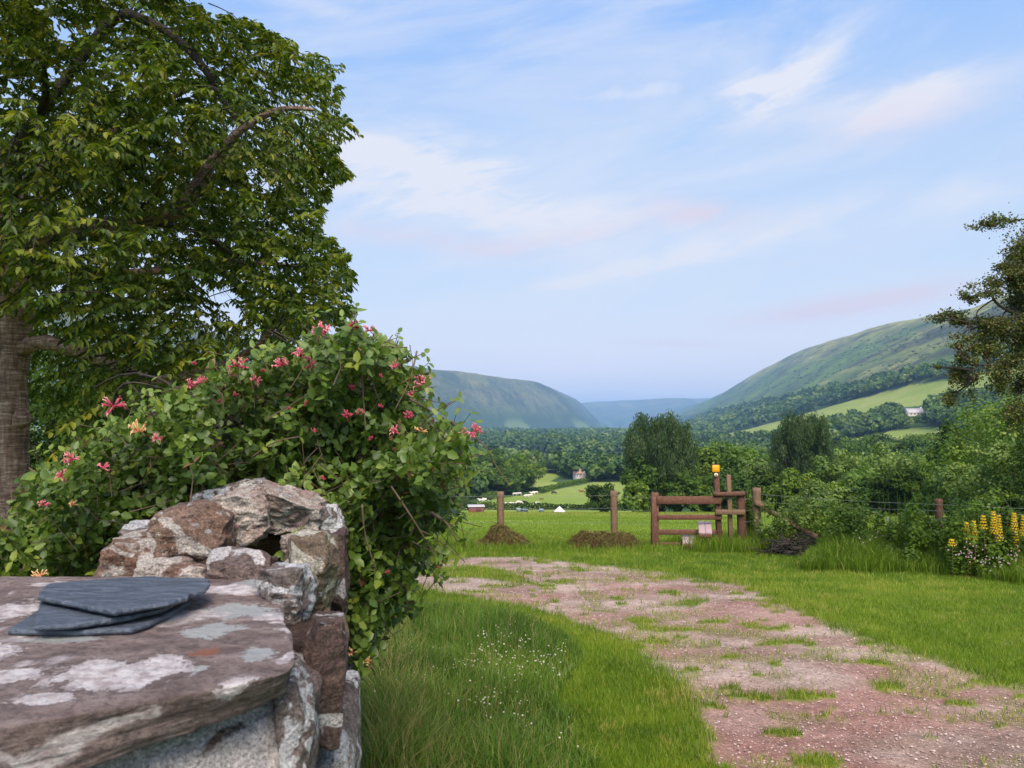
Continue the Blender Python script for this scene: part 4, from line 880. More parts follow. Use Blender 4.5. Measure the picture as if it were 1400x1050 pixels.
# single trees of the middle distance: px, top y, base y, px width, depth, kind
def sized(px, ty, by, wpx, d):
    top = P(px, ty, d)[2]; x = P(px, ty, d)[0]; g = float(H(x, d)); bz = max(P(px, by, d)[2], g) if by else g; return np.array((x, d, g)), max(top-g, 1.5), wpx*d/FPX
def single(px, ty, wpx, d, kind, mat, name, label, cat='tree', leaf=.25, clumps=40, per=120, seed=1, hc=.12, group=None, multi=1):
    loc, h, w = sized(px, ty, None, wpx, d); hc = h*hc
    c = crown_mesh(name+'_crown', mat, w, h-hc, kind, clumps, per, leaf, seed)
    tr = trunk_mesh(name+'_trunk', hc+.1*h, max(.07, h*.018), w, h-hc, seed, None, 0, multi)
    return put_tree(loc, c, tr, hc, name, label, cat, group, rz=0)
single(903, 568, 118, 86, 'column', M_POPLAR, 'poplar_tree', 'tall dark many-stemmed poplar just left of the stile sign', leaf=.18, clumps=260, per=150, seed=5, multi=5, hc=.04)
single(1096, 565, 100, 84, 'column', M_POPLAR, 'poplar_tree', 'tall dark many-stemmed poplar right of the stile posts', leaf=.17, clumps=230, per=150, seed=6, multi=5, hc=.04)
single(821, 658, 50, 120, 'round', M_DARK, 'round_bush', 'dense rounded green bush alone in the pasture behind the second fence post', 'bush', .28, 40, 110, 7, .0)
MID = [(878, 622, 50, 84, 'round', M_BROAD), (930, 640, 60, 84, 'round', M_BROAD), (870, 645, 40, 82, 'shrub', M_BRIGHT), (962, 607, 56, 100, 'round', M_BROAD), (1003, 604, 64, 98, 'round', M_BRIGHT), (1040, 622, 60, 92, 'round', M_WILLOW), (1000, 640, 60, 86, 'round', M_BROAD), (1060, 640, 50, 80, 'round', M_DARK),
       (960, 655, 60, 82, 'shrub', M_BROAD), (1020, 662, 50, 78, 'shrub', M_DARK), (1085, 640, 60, 76, 'round', M_BROAD), (1120, 645, 60, 70, 'shrub', M_WILLOW), (1150, 612, 90, 78, 'round', M_WILLOW), (1200, 604, 95, 84, 'round', M_WILLOW), (1180, 640, 90, 66, 'round', M_BRIGHT), (1235, 618, 90, 74, 'round', M_WILLOW),
       (1240, 632, 80, 58, 'round', M_DARK), (1205, 648, 60, 60, 'round', M_BROAD), (1150, 660, 80, 62, 'shrub', M_WILLOW), (1290, 610, 90, 70, 'round', M_BRIGHT), (1283, 640, 70, 52, 'shrub', M_BROAD), (1340, 545, 120, 46, 'round', M_BRIGHT), (1400, 530, 110, 42, 'round', M_BRIGHT), (1325, 625, 100, 40, 'round', M_WILLOW),
       (1385, 590, 110, 36, 'round', M_WILLOW), (1440, 560, 120, 32, 'round', M_DARK), (1360, 660, 90, 33, 'shrub', M_BRIGHT), (1410, 670, 100, 27, 'shrub', M_DARK), (1300, 575, 60, 60, 'round', M_DARK), (1500, 560, 180, 36, 'round', M_BROAD)]
MIDL = ['small rounded tree against the left poplar', 'broad tree filling the gap behind the stile rails', 'pale bush at the foot of the left poplar', 'green tree right of the left poplar, behind the yellow sign', 'yellow green tree between the two poplars', 'pale willowy tree left of the right poplar', 'leafy tree low behind the tall stile bar', 'dark bush left of the right poplar',
        'low green bush behind the stile top rail', 'dark low bush between the stile and the corner post', 'green tree at the foot of the right poplar', 'pale bush right of the corner fence post', 'pale willow directly right of the right poplar', 'large soft green willow below the lower hillside field', 'bright green bushy tree in front of the willows', 'pale willow in the thicket below the hillside farm',
        'dark shady tree with spreading branches behind the right fence wires', 'small green tree left of the dark shady tree', 'low pale willow shrub beyond the undergrowth', 'bright tree behind the right fence post', 'low green shrub behind the right fence post', 'tall green tree rising at the right below the hawthorn', 'yellow green tree at the right edge beneath the hawthorn', 'pale spreading tree over the right fence post',
        'pale soft tree at the right edge above the yellow flowers', 'dark tree outside the right edge of the lawn', 'green shrub behind the yellow loosestrife', 'dark shrub at the right edge behind the loosestrife', 'dark tree left of the tall right-hand tree', 'big tree beyond the right edge']
for i, (a, b, c, d, k, m) in enumerate(MID):
    single(a, b, c, d, k, m, 'shrub' if k == 'shrub' else 'broadleaf_tree', MIDL[i], 'bush' if k == 'shrub' else 'tree', leaf=.0030*d+.03, clumps=48, per=110, seed=30+i, hc=.0 if k == 'shrub' else .03)
LEFT = [(75, 425, 330, 20, 'round', M_DARK, 'tall dark tree filling the view between the cherry trunk and its limb'), (230, 505, 210, 17, 'round', M_DARK, 'dark low crown above the left slope of the honeysuckle'), (110, 590, 150, 24, 'round', M_BRIGHT, 'bright leafy shrub seen past the cherry trunk'), (215, 470, 260, 15, 'round', M_DARK, 'dark tree added behind the cherry to deepen the shade under its lowest limb'), (50, 640, 170, 14, 'shrub', M_BROAD, 'green bush behind the foot of the cherry trunk'), (330, 455, 240, 18, 'round', M_DARK, 'dark tree behind the honeysuckle, left of the sky gap'),  # dark tree behind the cherry is added so the canopy's shaded back looks dark
        (470, 470, 170, 22, 'round', M_BROAD, 'tree hidden behind the top of the honeysuckle'), (-70, 520, 240, 18, 'round', M_DARK, 'dark tree left of the cherry trunk'), (160, 610, 120, 30, 'round', M_WILLOW, 'pale bush between the cherry trunk and the honeysuckle')]
for i, (a, b, c, d, k, m, lb) in enumerate(LEFT):
    single(a, b, c, d, k, m, 'background_tree', lb, 'tree', leaf=.10 if d < 20 else .12, clumps=70, per=150, seed=70+i, hc=.04)

# ------------------------------------------------------------------ the woods of the valley
WOOD_TOP = [(380, 560), (560, 592), (640, 590), (700, 589), (830, 586), (900, 578), (960, 569), (1050, 552), (1130, 536), (1220, 520), (1300, 507), (1450, 480)]
def woods():
    n = 130000; d = 185*np.power(2900/185, RNG.random(n)); a = RNG.uniform(-.36, .74, n); x = a*d; y = d; z = H(x, y); px, py = project(x, y, z)
    tp = np.interp(px, [p[0] for p in WOOD_TOP], [p[1] for p in WOOD_TOP])
    k = (py > tp) & (y > 100)
    for pl in (FIELD_A, FIELD_B, FIELD_C, FIELD_D, FIELD_E): k &= ~inpoly(px, py, pl)
    k &= ~(inpoly(px, py, COWF)) & ~inpoly(px, py, [(540, 720), (540, 690), (640, 683), (700, 676), (760, 664), (900, 655), (960, 700), (960, 720)])
    k &= ~((px > 764) & (px < 812) & (d < 376)) & ~((px > 715) & (px < 778) & (py > 648) & (py < 680))
    k &= ~((z-np.interp(y, ZY, ZZ) > 190) & (vn(x/60, y/60, 0, 99) < -.1))
    k &= ~((px > 1228) & (px < 1272) & (py > 558) & (py < 584)) & ~inpoly(px, py-9, FIELD_B) & ~inpoly(px, py-17, FIELD_B) & ~inpoly(px, py-25, FIELD_B) & ~inpoly(px, py-12, FIELD_A) & ~inpoly(px, py-5, FIELD_A)
    x, y, z, d, px, py = [v[k] for v in (x, y, z, d, px, py)]
    # thin out to a natural spacing that a hash grid keeps
    cell = {}; keep = []
    for i in range(len(x)):
        lq = int(math.log(d[i])*3); s_ = max(5.8, .0122*math.exp(lq/3)); key = (int(x[i]//s_), int(y[i]//s_), lq)
        if key in cell: continue
        cell[key] = 1; keep.append(i)
    keep = np.array(keep); x, y, z, d, px, py = [v[keep] for v in (x, y, z, d, px, py)]
    vq = fbm(x/55, y/90, 0, 160, 3); cl = (fbm(x/130, y/260, 0, 161, 3) > .36) & (d > 520) & (z-np.interp(y, ZY, ZZ) < 30); x, y, z, d, px, py, vq = [v[~cl] for v in (x, y, z, d, px, py, vq)]
    size = RNG.uniform(.65, 1.35, len(x))*(1+.30*vq)*np.clip(8.2+.0058*d, 6, 19)
    o = np.argsort(-size/d*np.where((px > 600) & (px < 1400), 1, .001)); near = o[:275]; far = o[275:]
    print('woods', len(x), 'nearest', d[near].min(), d[near].max())
    cr = [crown_mesh('broadleaf_crown', m, 1.0, .92, 'round', 36, 150, .044, 300+i) for i, m in enumerate([M_BROAD, M_BROAD, M_BROAD, M_DARK, M_WILLOW, M_BROAD, M_BRIGHT])]
    tr = [trunk_mesh('broadleaf_trunk', .14, .028, 1.0, .85, 320+i) for i in range(2)]
    for i in near:
        s_ = size[i]
        hs = RNG.uniform(.85, 1.25)*s_; vi = int(RNG.integers(0, 7)); hue = ['green', 'mid green', 'leafy green', 'dark', 'pale grey green', 'deep green', 'yellow green'][vi]
        shp = 'squat' if hs < .95*s_ else ('tall' if hs > 1.12*s_ else 'rounded'); D_ = d[i]
        reg = [(640, 'behind the honeysuckle tip'), (700, 'above the leftmost black cow'), (760, 'on the slope left of the church'), (800, 'beside the small white church'), (862, 'right of the church above the round bush'), (945, 'behind the left poplar'), (1060, 'between the two poplars'), (1130, 'behind the right poplar'), (1200, 'left of the lower field'), (1275, 'below the hillside farmhouse'), (9999, 'right of the hillside farmhouse')]
        reg = next(t_ for q_, t_ in reg if px[i] < q_); row = 'nearest row' if D_ < 260 else ('second row' if D_ < 340 else ('third row' if D_ < 450 else ('far row' if D_ < 650 else 'farthest row')))
        lb = shp+' '+hue+' tree '+reg+', '+row
        gp = 'trees left of the cattle pasture' if px[i] < 760 else ('trees around the church' if px[i] < 900 else ('trees behind the poplars' if px[i] < 1130 else 'trees between the hillside fields'))
        put_tree((x[i], y[i], z[i]-.3), cr[vi], tr[RNG.integers(0, 2)], .06, 'broadleaf_tree', lb, 'tree', gp, s_, hs)
    same = {}
    for o_ in COL.objects:
        if o_.get('group', '').startswith('trees ') and o_.name.startswith('broadleaf_tree'): same.setdefault(o_['label'], []).append(o_)
    nth = ['second', 'third', 'fourth', 'fifth', 'sixth', 'seventh', 'eighth', 'ninth', 'tenth', 'eleventh', 'twelfth']
    for lb_, os_ in same.items():
        if len(os_) > 1:
            os_.sort(key=lambda q_: q_.location.x/q_.location.y)
            for k_, o_ in enumerate(os_): o_['label'] = lb_+', '+('leftmost' if k_ == 0 else ('rightmost' if k_ == len(os_)-1 else nth[min(k_-1, 10)]+' from left'))
    # the far wood: one mesh
    q = 110; mb = MB(); protos = []
    for v in range(5):
        r = np.random.default_rng(400+v); pts = []; 
        for c in range(14):
            u = unit(r.normal(0, 1, 3)); u[2] = abs(u[2])*.9; ce = u*np.array((.34, .34, .36))+np.array((0, 0, .42)); pts.append((ce+unit(r.normal(0, 1, (8, 3)))*r.uniform(.08, .17, (8, 1))))
        pts = np.vstack(pts); nn = unit(pts-np.array((0, 0, .35)))+r.normal(0, .35, pts.shape); protos.append((pts, nn, r.normal(0, .12, len(pts))))
    for i in far:
        p_, nn, tt = protos[RNG.integers(0, 5)]; s_ = size[i]; j = slice(None) if d[i] < 1100 else slice(0, None, 2); p_, nn, tt = p_[j], nn[j], tt[j]; a = RNG.random()*6.28; c, s2 = math.cos(a), math.sin(a); R = np.array(((c, -s2, 0), (s2, c, 0), (0, 0, 1)))
        n_ = len(p_); diamonds(mb, (p_@R.T)*s_+np.array((x[i], y[i], z[i]-.5)), rvec(n_), nn@R.T, s_*(.26 if d[i] < 1100 else .34), s_*(.20 if d[i] < 1100 else .28), np.clip(RNG.uniform(.02, .72)+.55*max(vq[i], -.3)+tt, 0, 1))
    tag(mb.build('distant_woodland', M_WOODS), 'unbroken woodland filling the valley floor and lower hillsides', 'woodland', kind='stuff')
    # scrub on the hill
    n = 5200; d = 500*np.power(5000/500, RNG.random(n)); a = RNG.uniform(.12, .72, n); x = a*d; y = d; z = H(x, y); h = z-np.interp(y, ZY, ZZ); px, py = project(x, y, z)
    k = (h > 75) & (h < 290) & (fbm(x/60, y/150, 0, 101, 3)+.35*sst(110, 180, h) > .08) & ~inpoly(px, py, FIELD_A) & ~inpoly(px, py, FIELD_C); x, y, z, d = x[k], y[k], z[k], d[k]; mb = MB()
    for i in range(len(x)):
        p_, nn, tt = protos[i % 5]; s_ = RNG.uniform(2.2, 5.5); j = RNG.permutation(len(p_))[:36]
        diamonds(mb, p_[j]*np.array((s_*1.5, s_*1.5, s_*.8))+np.array((x[i], y[i], z[i]-.8)), rvec(len(j)), nn[j], s_*.4, s_*.3, np.clip(RNG.uniform(.0, .5)+tt[j], 0, 1))
    tag(mb.build('hillside_scrub', M_WOODS), 'dark gorse and thorn scrub dotted over the moorland hillside', 'scrub', kind='stuff')
woods()

def hedge(pts, d0, h, w, name, label, mat, leaf=.35, per=16):
    leaf *= .75; per *= 7; h *= .85
    mb = MB(); P3 = []
    for a, b in pts: P3.append(G(a, b, d0))
    P3 = smoothpath(P3, 10) if len(P3) > 2 else np.array(P3); L_ = np.linalg.norm(np.diff(P3, axis=0), axis=1); k = int(L_.sum()/.5*per/8); cs = np.concatenate([[0], np.cumsum(L_)]); s_ = RNG.random(k)*cs[-1]
    q = np.stack([np.interp(s_, cs, P3[:, i]) for i in range(3)], 1); q[:, 0] += RNG.normal(0, w*.3, k); q[:, 1] += RNG.normal(0, w*.3, k)
    hh = h*(1+.35*fbm(s_/6, s_*0, 0, 5, 3)); q[:, 2] = H(q[:, 0], q[:, 1])+RNG.random(k)*hh
    diamonds(mb, q, rvec(k), rvec(k)+np.array((0, -.3, .5)), leaf*1.3, leaf, np.clip(.4+.3*vn(s_/3, s_*0)+RNG.normal(0, .15, k), 0, 1)); o = mb.build(name, mat); tag(o, label, 'hedge')
hedge([(600, 699), (660, 697), (720, 697), (780, 697), (840, 698), (872, 698)], 110, 1.7, 1.5, 'hedge', 'dark trimmed hedge along the near foot of the cattle pasture', M_DARK, .4, 60)
hedge([(610, 694), (650, 681), (700, 674), (740, 671)], 150, 1.7, 1.6, 'hedge', 'hedge climbing the left side of the cattle pasture', M_BROAD, .5, 40)
hedge([(742, 674), (766, 666), (800, 659), (815, 656)], 200, 1.8, 1.6, 'hedge', 'hedge on the far edge of the cattle pasture below the church', M_BROAD, .5, 50)
hedge([(660, 682), (690, 675), (718, 669)], 200, 1.5, 1.5, 'hedge', 'thin hedge between the strips left of the cattle', M_BROAD, .5, 40)
hedge([(1125, 618), (1180, 610), (1240, 612), (1310, 616)], 300, 4.0, 3.0, 'hedge', 'rough hedge below the lower hillside field', M_WILLOW, .8, 40)

# ------------------------------------------------------------------ boxes for buildings and timber
def box(mb, c, dim, rz=0, tilt=(0, 0), tint=.5, bev=.0):
    """a box with slightly eased edges"""
    b = min(bev, min(dim)/3); x, y, z = dim[0]/2, dim[1]/2, dim[2]/2; bm = bmesh.new(); bmesh.ops.create_cube(bm, size=1)
    for v in bm.verts: v.co = Vector((v.co.x*dim[0], v.co.y*dim[1], v.co.z*dim[2]))
    if b: bmesh.ops.bevel(bm, geom=bm.edges[:], offset=b, segments=1, affect='EDGES')
    M = Matrix.Translation(Vector([float(q) for q in c])) @ Matrix.Rotation(rz, 4, 'Z') @ Matrix.Rotation(tilt[0], 4, 'X') @ Matrix.Rotation(tilt[1], 4, 'Y'); bm.transform(M); bm.verts.index_update()
    V = np.array([v.co[:] for v in bm.verts]); Q = [[v.index for v in f.verts] for f in bm.faces if len(f.verts) == 4]; T = [[v.index for v in f.verts] for f in bm.faces if len(f.verts) == 3]; bm.free(); mb.add(V, Q, T, tint)
def pbox(x0, y0, x1, y1, d, th): 
    a = P(x0, y0, d); b = P(x1, y1, d); return ((a+b)/2, (abs(b[0]-a[0]), th, abs(a[2]-b[2])))

def stile():
    D = 18.4; bz = float(H(3.6, D)); t = thing('stile', 'wooden stile with two pale step boards and a yellow waymark', 'stile', (P(940, 745, D)[0], D, bz))
    def timber(name, x0, y0, x1, y1, d, th, mat, rz=0, ty=0, label=None, bev=.008):
        c, dim = pbox(x0, y0, x1, y1, d, th); mb = MB(); box(mb, c, dim, rz, (0, ty), bev=bev); o = mb.build(name, mat, t)
        if label: o['label'] = label
        return o
    timber('post', 890, 673.5, 900.3, 752, D, .15, M_WOOD, ty=.012)
    timber('rail', 898, 678.5, 986, 689.2, D-.10, .045, M_WOOD, label='broad top rail')
    timber('rail', 899, 703.6, 987, 710.6, D-.10, .045, M_WOOD)
    timber('rail', 900, 724.0, 988, 731, D+.02, .045, M_WOOD)
    timber('rail', 900, 741.5, 986, 747, D+.02, .045, M_WOOD)
    p = timber('sign_post', 977, 635, 985.5, 752, D+.02, .14, M_POSTR, ty=-.035)
    c, dim = pbox(973.8, 635.8, 983.8, 645.3, D-.085, .006); mb = MB(); box(mb, c, dim, .02, (0, 0), bev=.002); ys = mb.build('waymark_sign', simple('yellow_sign', (.80, .36, .012), (.72, .30, .01), 6, .45, 0), t); ys['label'] = 'square orange yellow waymark plate'
    q = P(979, 649.2, D-.085); mb = MB(); tube(mb, [q+np.array((0, .01, 0)), q-np.array((0, .012, 0))], [.046, .046], 20); mb.build('waymark_disc', simple('cream_disc', (.75, .66, .42), (.66, .56, .35), 20, .5, 0), t)
    mb = MB(); tube(mb, [q-np.array((0, .013, 0)), q-np.array((0, .017, 0))], [.020, .020], 12); ar = mb.build('disc_arrow', simple('disc_mark', (.22, .14, .04), None, 20, .6, 0), t)
    a = P(975, 675.6, D-.13); b = P(1018, 674.8, D-.10); mb = MB(); tube(mb, smoothpath([a, (a+b)/2+np.array((0, 0, -.012)), b], 5), .062, 10, wob=.12, seed=4); mb.build('crossbar', M_POSTR, t, True)
    timber('lift_bar', 994.2, 649, 1001.2, 752, D-.02, .10, M_POST, ty=-.022, label='tall pale upright bar')
    mb = MB(); tube(mb, smoothpath([P(1015.5, 752, D), P(1013.5, 710, D), P(1012.5, 674, D)], 5), np.linspace(.115, .095, 11), 12, wob=.12, seed=8); mb.build('post', M_POSTR, t, True)
    timber('crossbar', 978, 696.8, 1019, 703.6, D-.16, .05, M_POST, label='pale lower crossbar')
    # the two step boards pass through the rails
    for (x0, x1, ztop, yb) in ((954.5, 972.5, 712, 731), (932.5, 951, 731, 745)):
        dn, df = D-.62, D+.22; a = P(x0, yb-3, dn); b = P(x1, yb-3, dn); c_ = P((x0+x1)/2, ztop, df)
        w_ = b[0]-a[0]; mb = MB(); ce = np.array(((a[0]+b[0])/2+.01, (dn+df)/2, (a[2]+c_[2])/2-.03)); ln = df-dn; ang = math.atan2(c_[2]-a[2], ln)
        rz_ = -math.atan(ce[0]/ce[1])+.02; ce[0] = P((x0+x1)/2, 700, ce[1])[0]
        for s_ in (-1, 1): box(mb, ce+np.array((s_*w_*.252*math.cos(rz_), s_*w_*.252*math.sin(rz_), 0)), (w_*.49, ln, .05), rz_, (ang, 0), bev=.006)
        mb.build('step_board', M_BOARD, t)
        g = float(H(ce[0], dn+.2)); mb = MB(); zt = ce[2]-.06
        box(mb, (ce[0], dn+.22, (g-.1+zt)/2), (.10, .10, zt-g+.1), bev=.006); mb.build('step_support', M_POSTR, t)
        mb = MB(); box(mb, (P((x0+x1)/2, 700, dn)[0], dn-.012, ce[2]-math.tan(ang)*ln/2-.045), (w_*.98, .03, .07), rz_, bev=.005); mb.build('step_nosing', M_WOOD, t)
stile()

def fence():
    A = (-2.4, 19.2); t = thing('wire_fence', 'post and wire fence between the lawn and the pasture', 'fence', (P(684, 742, 19.2)[0], 19.2, float(H(-.3, 19.2))))
    posts = [(470, 674, 19.6, .09), (684, 672, 19.2, .085), (839, 671, 18.9, .085)]
    def post(px, ty, d, r, mat=M_POST, lean=.01, square=False):
        top = P(px, ty, d); g = float(H(top[0], d)); mb = MB()
        pp = [np.array((top[0]+lean*(top[2]-g), d, g-.3)), np.array((top[0]+lean*.5, d, (g+top[2])/2)), top]
        if square: box(mb, (top[0], d, (g+top[2])/2-.1), (r*1.8, r*1.8, top[2]-g+.2), .1, (0, lean), bev=.01)
        else: tube(mb, smoothpath(pp, 4), r, 12, wob=.10, seed=int(px)); 
        mb.build('post', mat, t, not square); return top, g
    tops = [post(*p) for p in posts]
    c1 = post(1034.5, 667, 18.3, .10); c2 = post(1283, 682, 17.6, .085, M_POSTR); c3 = post(1520, 690, 17.0, .09)
    def wires(a, b, fr):
        for f in fr:
            p = np.array((a[0][0], a[0][1]-.09, a[1]+(a[0][2]-a[1])*f)); q = np.array((b[0][0], b[0][1]-.09, b[1]+(b[0][2]-b[1])*f)); m_ = (p+q)/2-np.array((0, 0, .03)); mb = MB(); tube(mb, smoothpath([p, m_, q], 5), .0022, 5); mb.build('wire', M_WIRE, t)
    st_ = (P(895, 675, 18.4), float(H(3.4, 18.4)))
    for a, b in ((tops[0], tops[1]), (tops[1], tops[2]), (tops[2], st_)): wires(a, b, (.93, .70, .45))
    for a, b in ((c1, c2), (c2, c3)): wires(a, b, (.90, .78, .62, .4))
    s2 = (P(1014, 675, 18.4), float(H(5.6, 18.4))); wires(s2, c1, (.9, .7, .5))
    a = P(1037, 689, 18.2); b = P(1118, 736, 17.0); mb = MB(); tube(mb, smoothpath([a, (a+b)/2+np.array((0, 0, -.02)), b], 5), .062, 10, wob=.15, seed=9); V, Q = boxrock(a, (.18, .16, .16), 0, 61, n=8, pnorm=2.5); mb.add(V, Q); o = mb.build('brace', M_POST, t, True); o['label'] = 'sloping brace pole running down into the weeds'
fence()

def hay(px, d, w, h, label, peak=1.0):
    x = P(px, 740, d)[0]; g = float(H(x, d-.15)); mb = MB(); n = 18000
    def prof(r, X, Y): return h*np.clip(1-r**(1.5 if peak > 1 else 2.3), 0, 1)*(1+.38*vn(X*4.5, Y*5, 0, int(px)))+.02
    a = RNG.random(n)*6.28; r = np.sqrt(RNG.random(n))*1.05; lob = 1+.15*np.cos(a*3+px)+.1*np.cos(a*5); X = np.cos(a)*r*w/2*lob; Y = np.sin(a)*r*.42*lob; Z = prof(np.minimum(r, 1), X, Y)*RNG.uniform(.75, 1.08, n)
    p = np.stack([x+X, d-.15+Y, H(x+X, d-.15+Y)+Z], 1); out = np.stack([np.cos(a)*.8, np.sin(a)*.8, -h/w*2*r], 1)+RNG.normal(0, .55, (n, 3)); nn = np.stack([np.cos(a)*.4, np.sin(a)*.4, np.ones(n)], 1)+RNG.normal(0, .5, (n, 3))
    leaves(mb, p, out, nn, RNG.uniform(.05, .13, n), .011, .3, .1, np.clip(.42+.45*vn(X*3, Y*5, 0, 7)+RNG.normal(0, .24, n), 0, 1))
    o = mb.build('hay_pile', M_HAY); tag(o, label, 'hay pile', 'heaps of cut hay at the fence posts')
hay(687, 19.1, 1.35, .42, 'heap of cut brown hay round the foot of the left fence post', 2)
hay(810, 18.7, 1.25, .31, 'wide low heap of brown hay between the bank and the second fence post')
hay(848, 18.8, .85, .34, 'small heap of brown hay touching the second fence post')

# ------------------------------------------------------------------ right-hand border
def border():
    n = 120000; x = RNG.uniform(5.2, 14.5, n); y = RNG.uniform(11.8, 19.5, n); sdv = sdist(x, y, BORDER)+.25*fbm(x/.6, y/.6, 0, 120, 3); k = sdv > 0; x, y, sdv = x[k], y[k], sdv[k]
    hump = sst(-.5, .5, fbm(x/.9, y/.9, 0, 121, 3)); h = (.34+.40*RNG.random(len(x)))*(.40+.60*sst(0, .8, sdv))*(1-.35*sst(15.5, 17.5, y))*(.7+.6*hump); h *= 1-.45*sst(10.5, 13, x)*0
    t = np.clip(.40+.35*fbm(x/.7, y/.7, 0, 122, 3)+RNG.normal(0, .16, len(x)), 0, .92); t = np.where(RNG.random(len(x)) < .03, 1, t)
    mb = MB(); blade_mesh(mb, x, y, h, .012, RNG.uniform(.1, .6, len(x)), 2, t); 
    # long grass at the stile and the fence
    n = 22000; px = RNG.uniform(600, 1110, n); d = RNG.uniform(17.2, 19.8, n); x = (px-700)/FPX*d; kk = RNG.random(n) < np.where(px > 945, .95, np.where(px > 880, .4, .12)); x, d = x[kk], d[kk]
    h = RNG.uniform(.14, .42, len(x))*np.where(x > 4.0, 1.15, .6)*np.where(x > 5.6, 1.3, 1); blade_mesh(mb, x, d, h, .011, RNG.uniform(.1, .7, len(x)), 2, np.clip(.5+RNG.normal(0, .2, len(x)), 0, .95))
    tag(mb.build('undergrowth_grass', M_GRASS), 'tall rank grass along the fence and under the stile', 'grass', kind='stuff')
    # leafy weeds: nettles, docks
    weeds = [(1060, 708, 17.6, 1.1, M_WILLOW, 'tall pale nettles behind the brace pole'), (1090, 712, 17.4, 1.1, M_WILLOW, 'pale nettle clump on top of the sloping brace'), (1120, 716, 17.2, 1.0, M_BROAD, 'leafy weed clump at the foot of the brace pole'), (1150, 724, 16.2, 1.1, M_BRIGHT, 'bright weed clump at the left end of the flower border'),
             (1190, 726, 15.6, 1.0, M_BRIGHT, 'green weed clump left of the pink flowers'), (1235, 730, 15.2, 1.0, M_BRIGHT, 'weed clump in the middle of the flower border'), (1270, 740, 14.6, .8, M_BRIGHT, 'low weeds in front of the right fence post'), (1320, 738, 14.0, 1.4, M_WILLOW, 'grey green flowering bush left of the loosestrife'),
             (1360, 742, 13.6, 1.3, M_BROAD, 'leafy clump beneath the yellow loosestrife'), (1400, 738, 13.2, 1.3, M_DARK, 'dark leafy clump at the right edge of the border'), (1023, 724, 18.8, .5, M_BROAD, 'weeds growing beside the right stile post'), (1165, 745, 15, 1.0, M_BROAD, 'low leafy clump at the front of the border, left'), (1240, 758, 14.2, .9, M_BRIGHT, 'bright leafy clump at the front of the border, centre'), (1335, 760, 13.2, 1.2, M_BROAD, 'leafy clump at the front of the border, right')]
    for i, (px, ty, d, w, m, lb) in enumerate(weeds):
        loc, h, _ = sized(px, ty+(15 if 1130 < px < 1300 else (8 if px > 1300 else 2)), None, 10, d); h = max(h, .3)
        me = crown_mesh('weed_leaves', m, w, h, 'shrub', 26, 75, .055, 500+i); mb = MB(); r = np.random.default_rng(i)
        for k in range(14): a = r.random()*6.28; e = np.array((math.cos(a)*w*.36*r.random(), math.sin(a)*w*.36*r.random(), h*r.uniform(.6, 1.0))); tube(mb, [e*np.array((.5, .5, 0)), e*np.array((.8, .8, .5)), e], [.006, .005, .003], 4)
        t = thing('weed_clump', lb, 'weeds', loc); obj('leaves', me, t); obj('stems', mb.mesh('stems', M_BROAD), t)
    # dark brush pile in the hollow under the brace
    t = thing('brush_pile', 'dark heap of old branches in the hollow under the sloping brace', 'brushwood', (P(1090, 745, 16.8)[0], 16.8, float(H(6.3, 16.8)))); mb = MB(); r = np.random.default_rng(3)
    for k in range(190):
        c = np.array((r.normal(0, .34), r.normal(0, .25), abs(r.normal(0, .17))+.02)); d = unit(r.normal(0, 1, 3)*np.array((1, .7, .35)))*r.uniform(.12, .4); tube(mb, [c-d, c+r.normal(0, .02, 3), c+d], [.012, .010, .005], 5)
    for k in range(14):
        c = np.array((r.normal(0, .28), r.normal(0, .2), .05+r.random()*.15)); d = unit(r.normal(0, 1, 3)*np.array((1, .6, .15)))*.4; tube(mb, [c-d, c+d], [.045, .04], 8)
    obj('branches', mb.mesh('branches', M_BARK2, True), t)
    # pink and white border flowers
    fm_w = foliage('white_petal', [(0, (.30, .26, .26)), (1, (.52, .46, .45))], .2, gain=1.0); fm_p = foliage('pink_petal', [(0, (.50, .24, .32)), (1, (.66, .42, .48))], .2, gain=1.0)
    mb = MB(); mb2 = MB()
    for (px, py, sx, sy, k, pk) in ((1182, 738, 16, 10, 10, 1), (1232, 755, 22, 8, 26, 1), (1200, 752, 60, 12, 30, 0), (1322, 754, 22, 14, 30, 1), (1355, 768, 26, 9, 22, 0), (1165, 765, 30, 10, 12, 0), (1215, 710, 4, 3, 4, 0), (1258, 712, 4, 3, 4, 0), (1385, 755, 20, 20, 20, 1)):
        for q in range(k):
            a, b = random.gauss(px, sx*.6), random.gauss(py, sy*.6); d = (15.0 if a < 1290 else 13.1)-.6; p = P(a, b, d); tg = mb2 if (pk and random.random() < .6) else mb; m_ = 5
            for l_ in range(m_): an = l_*1.257; dd = np.array((math.cos(an), -.3, math.sin(an))); diamonds(tg, (p+dd*.008)[None], dd[None], np.array([[0, -1., .3]]), .013, .009, np.array([random.random()]))
    tag(mb.build('white_flowers', fm_w), 'small white wildflowers scattered through the border', 'flowers', kind='stuff'); tag(mb2.build('pink_flowers', fm_p), 'small pink wildflowers scattered through the border', 'flowers', kind='stuff')
    # yellow loosestrife
    M_Y = foliage('loosestrife_petal', [(0, (.62, .36, .01)), (.7, (.80, .52, .02)), (1, (.85, .62, .06))], .25, gain=1.0); r = np.random.default_rng(9)
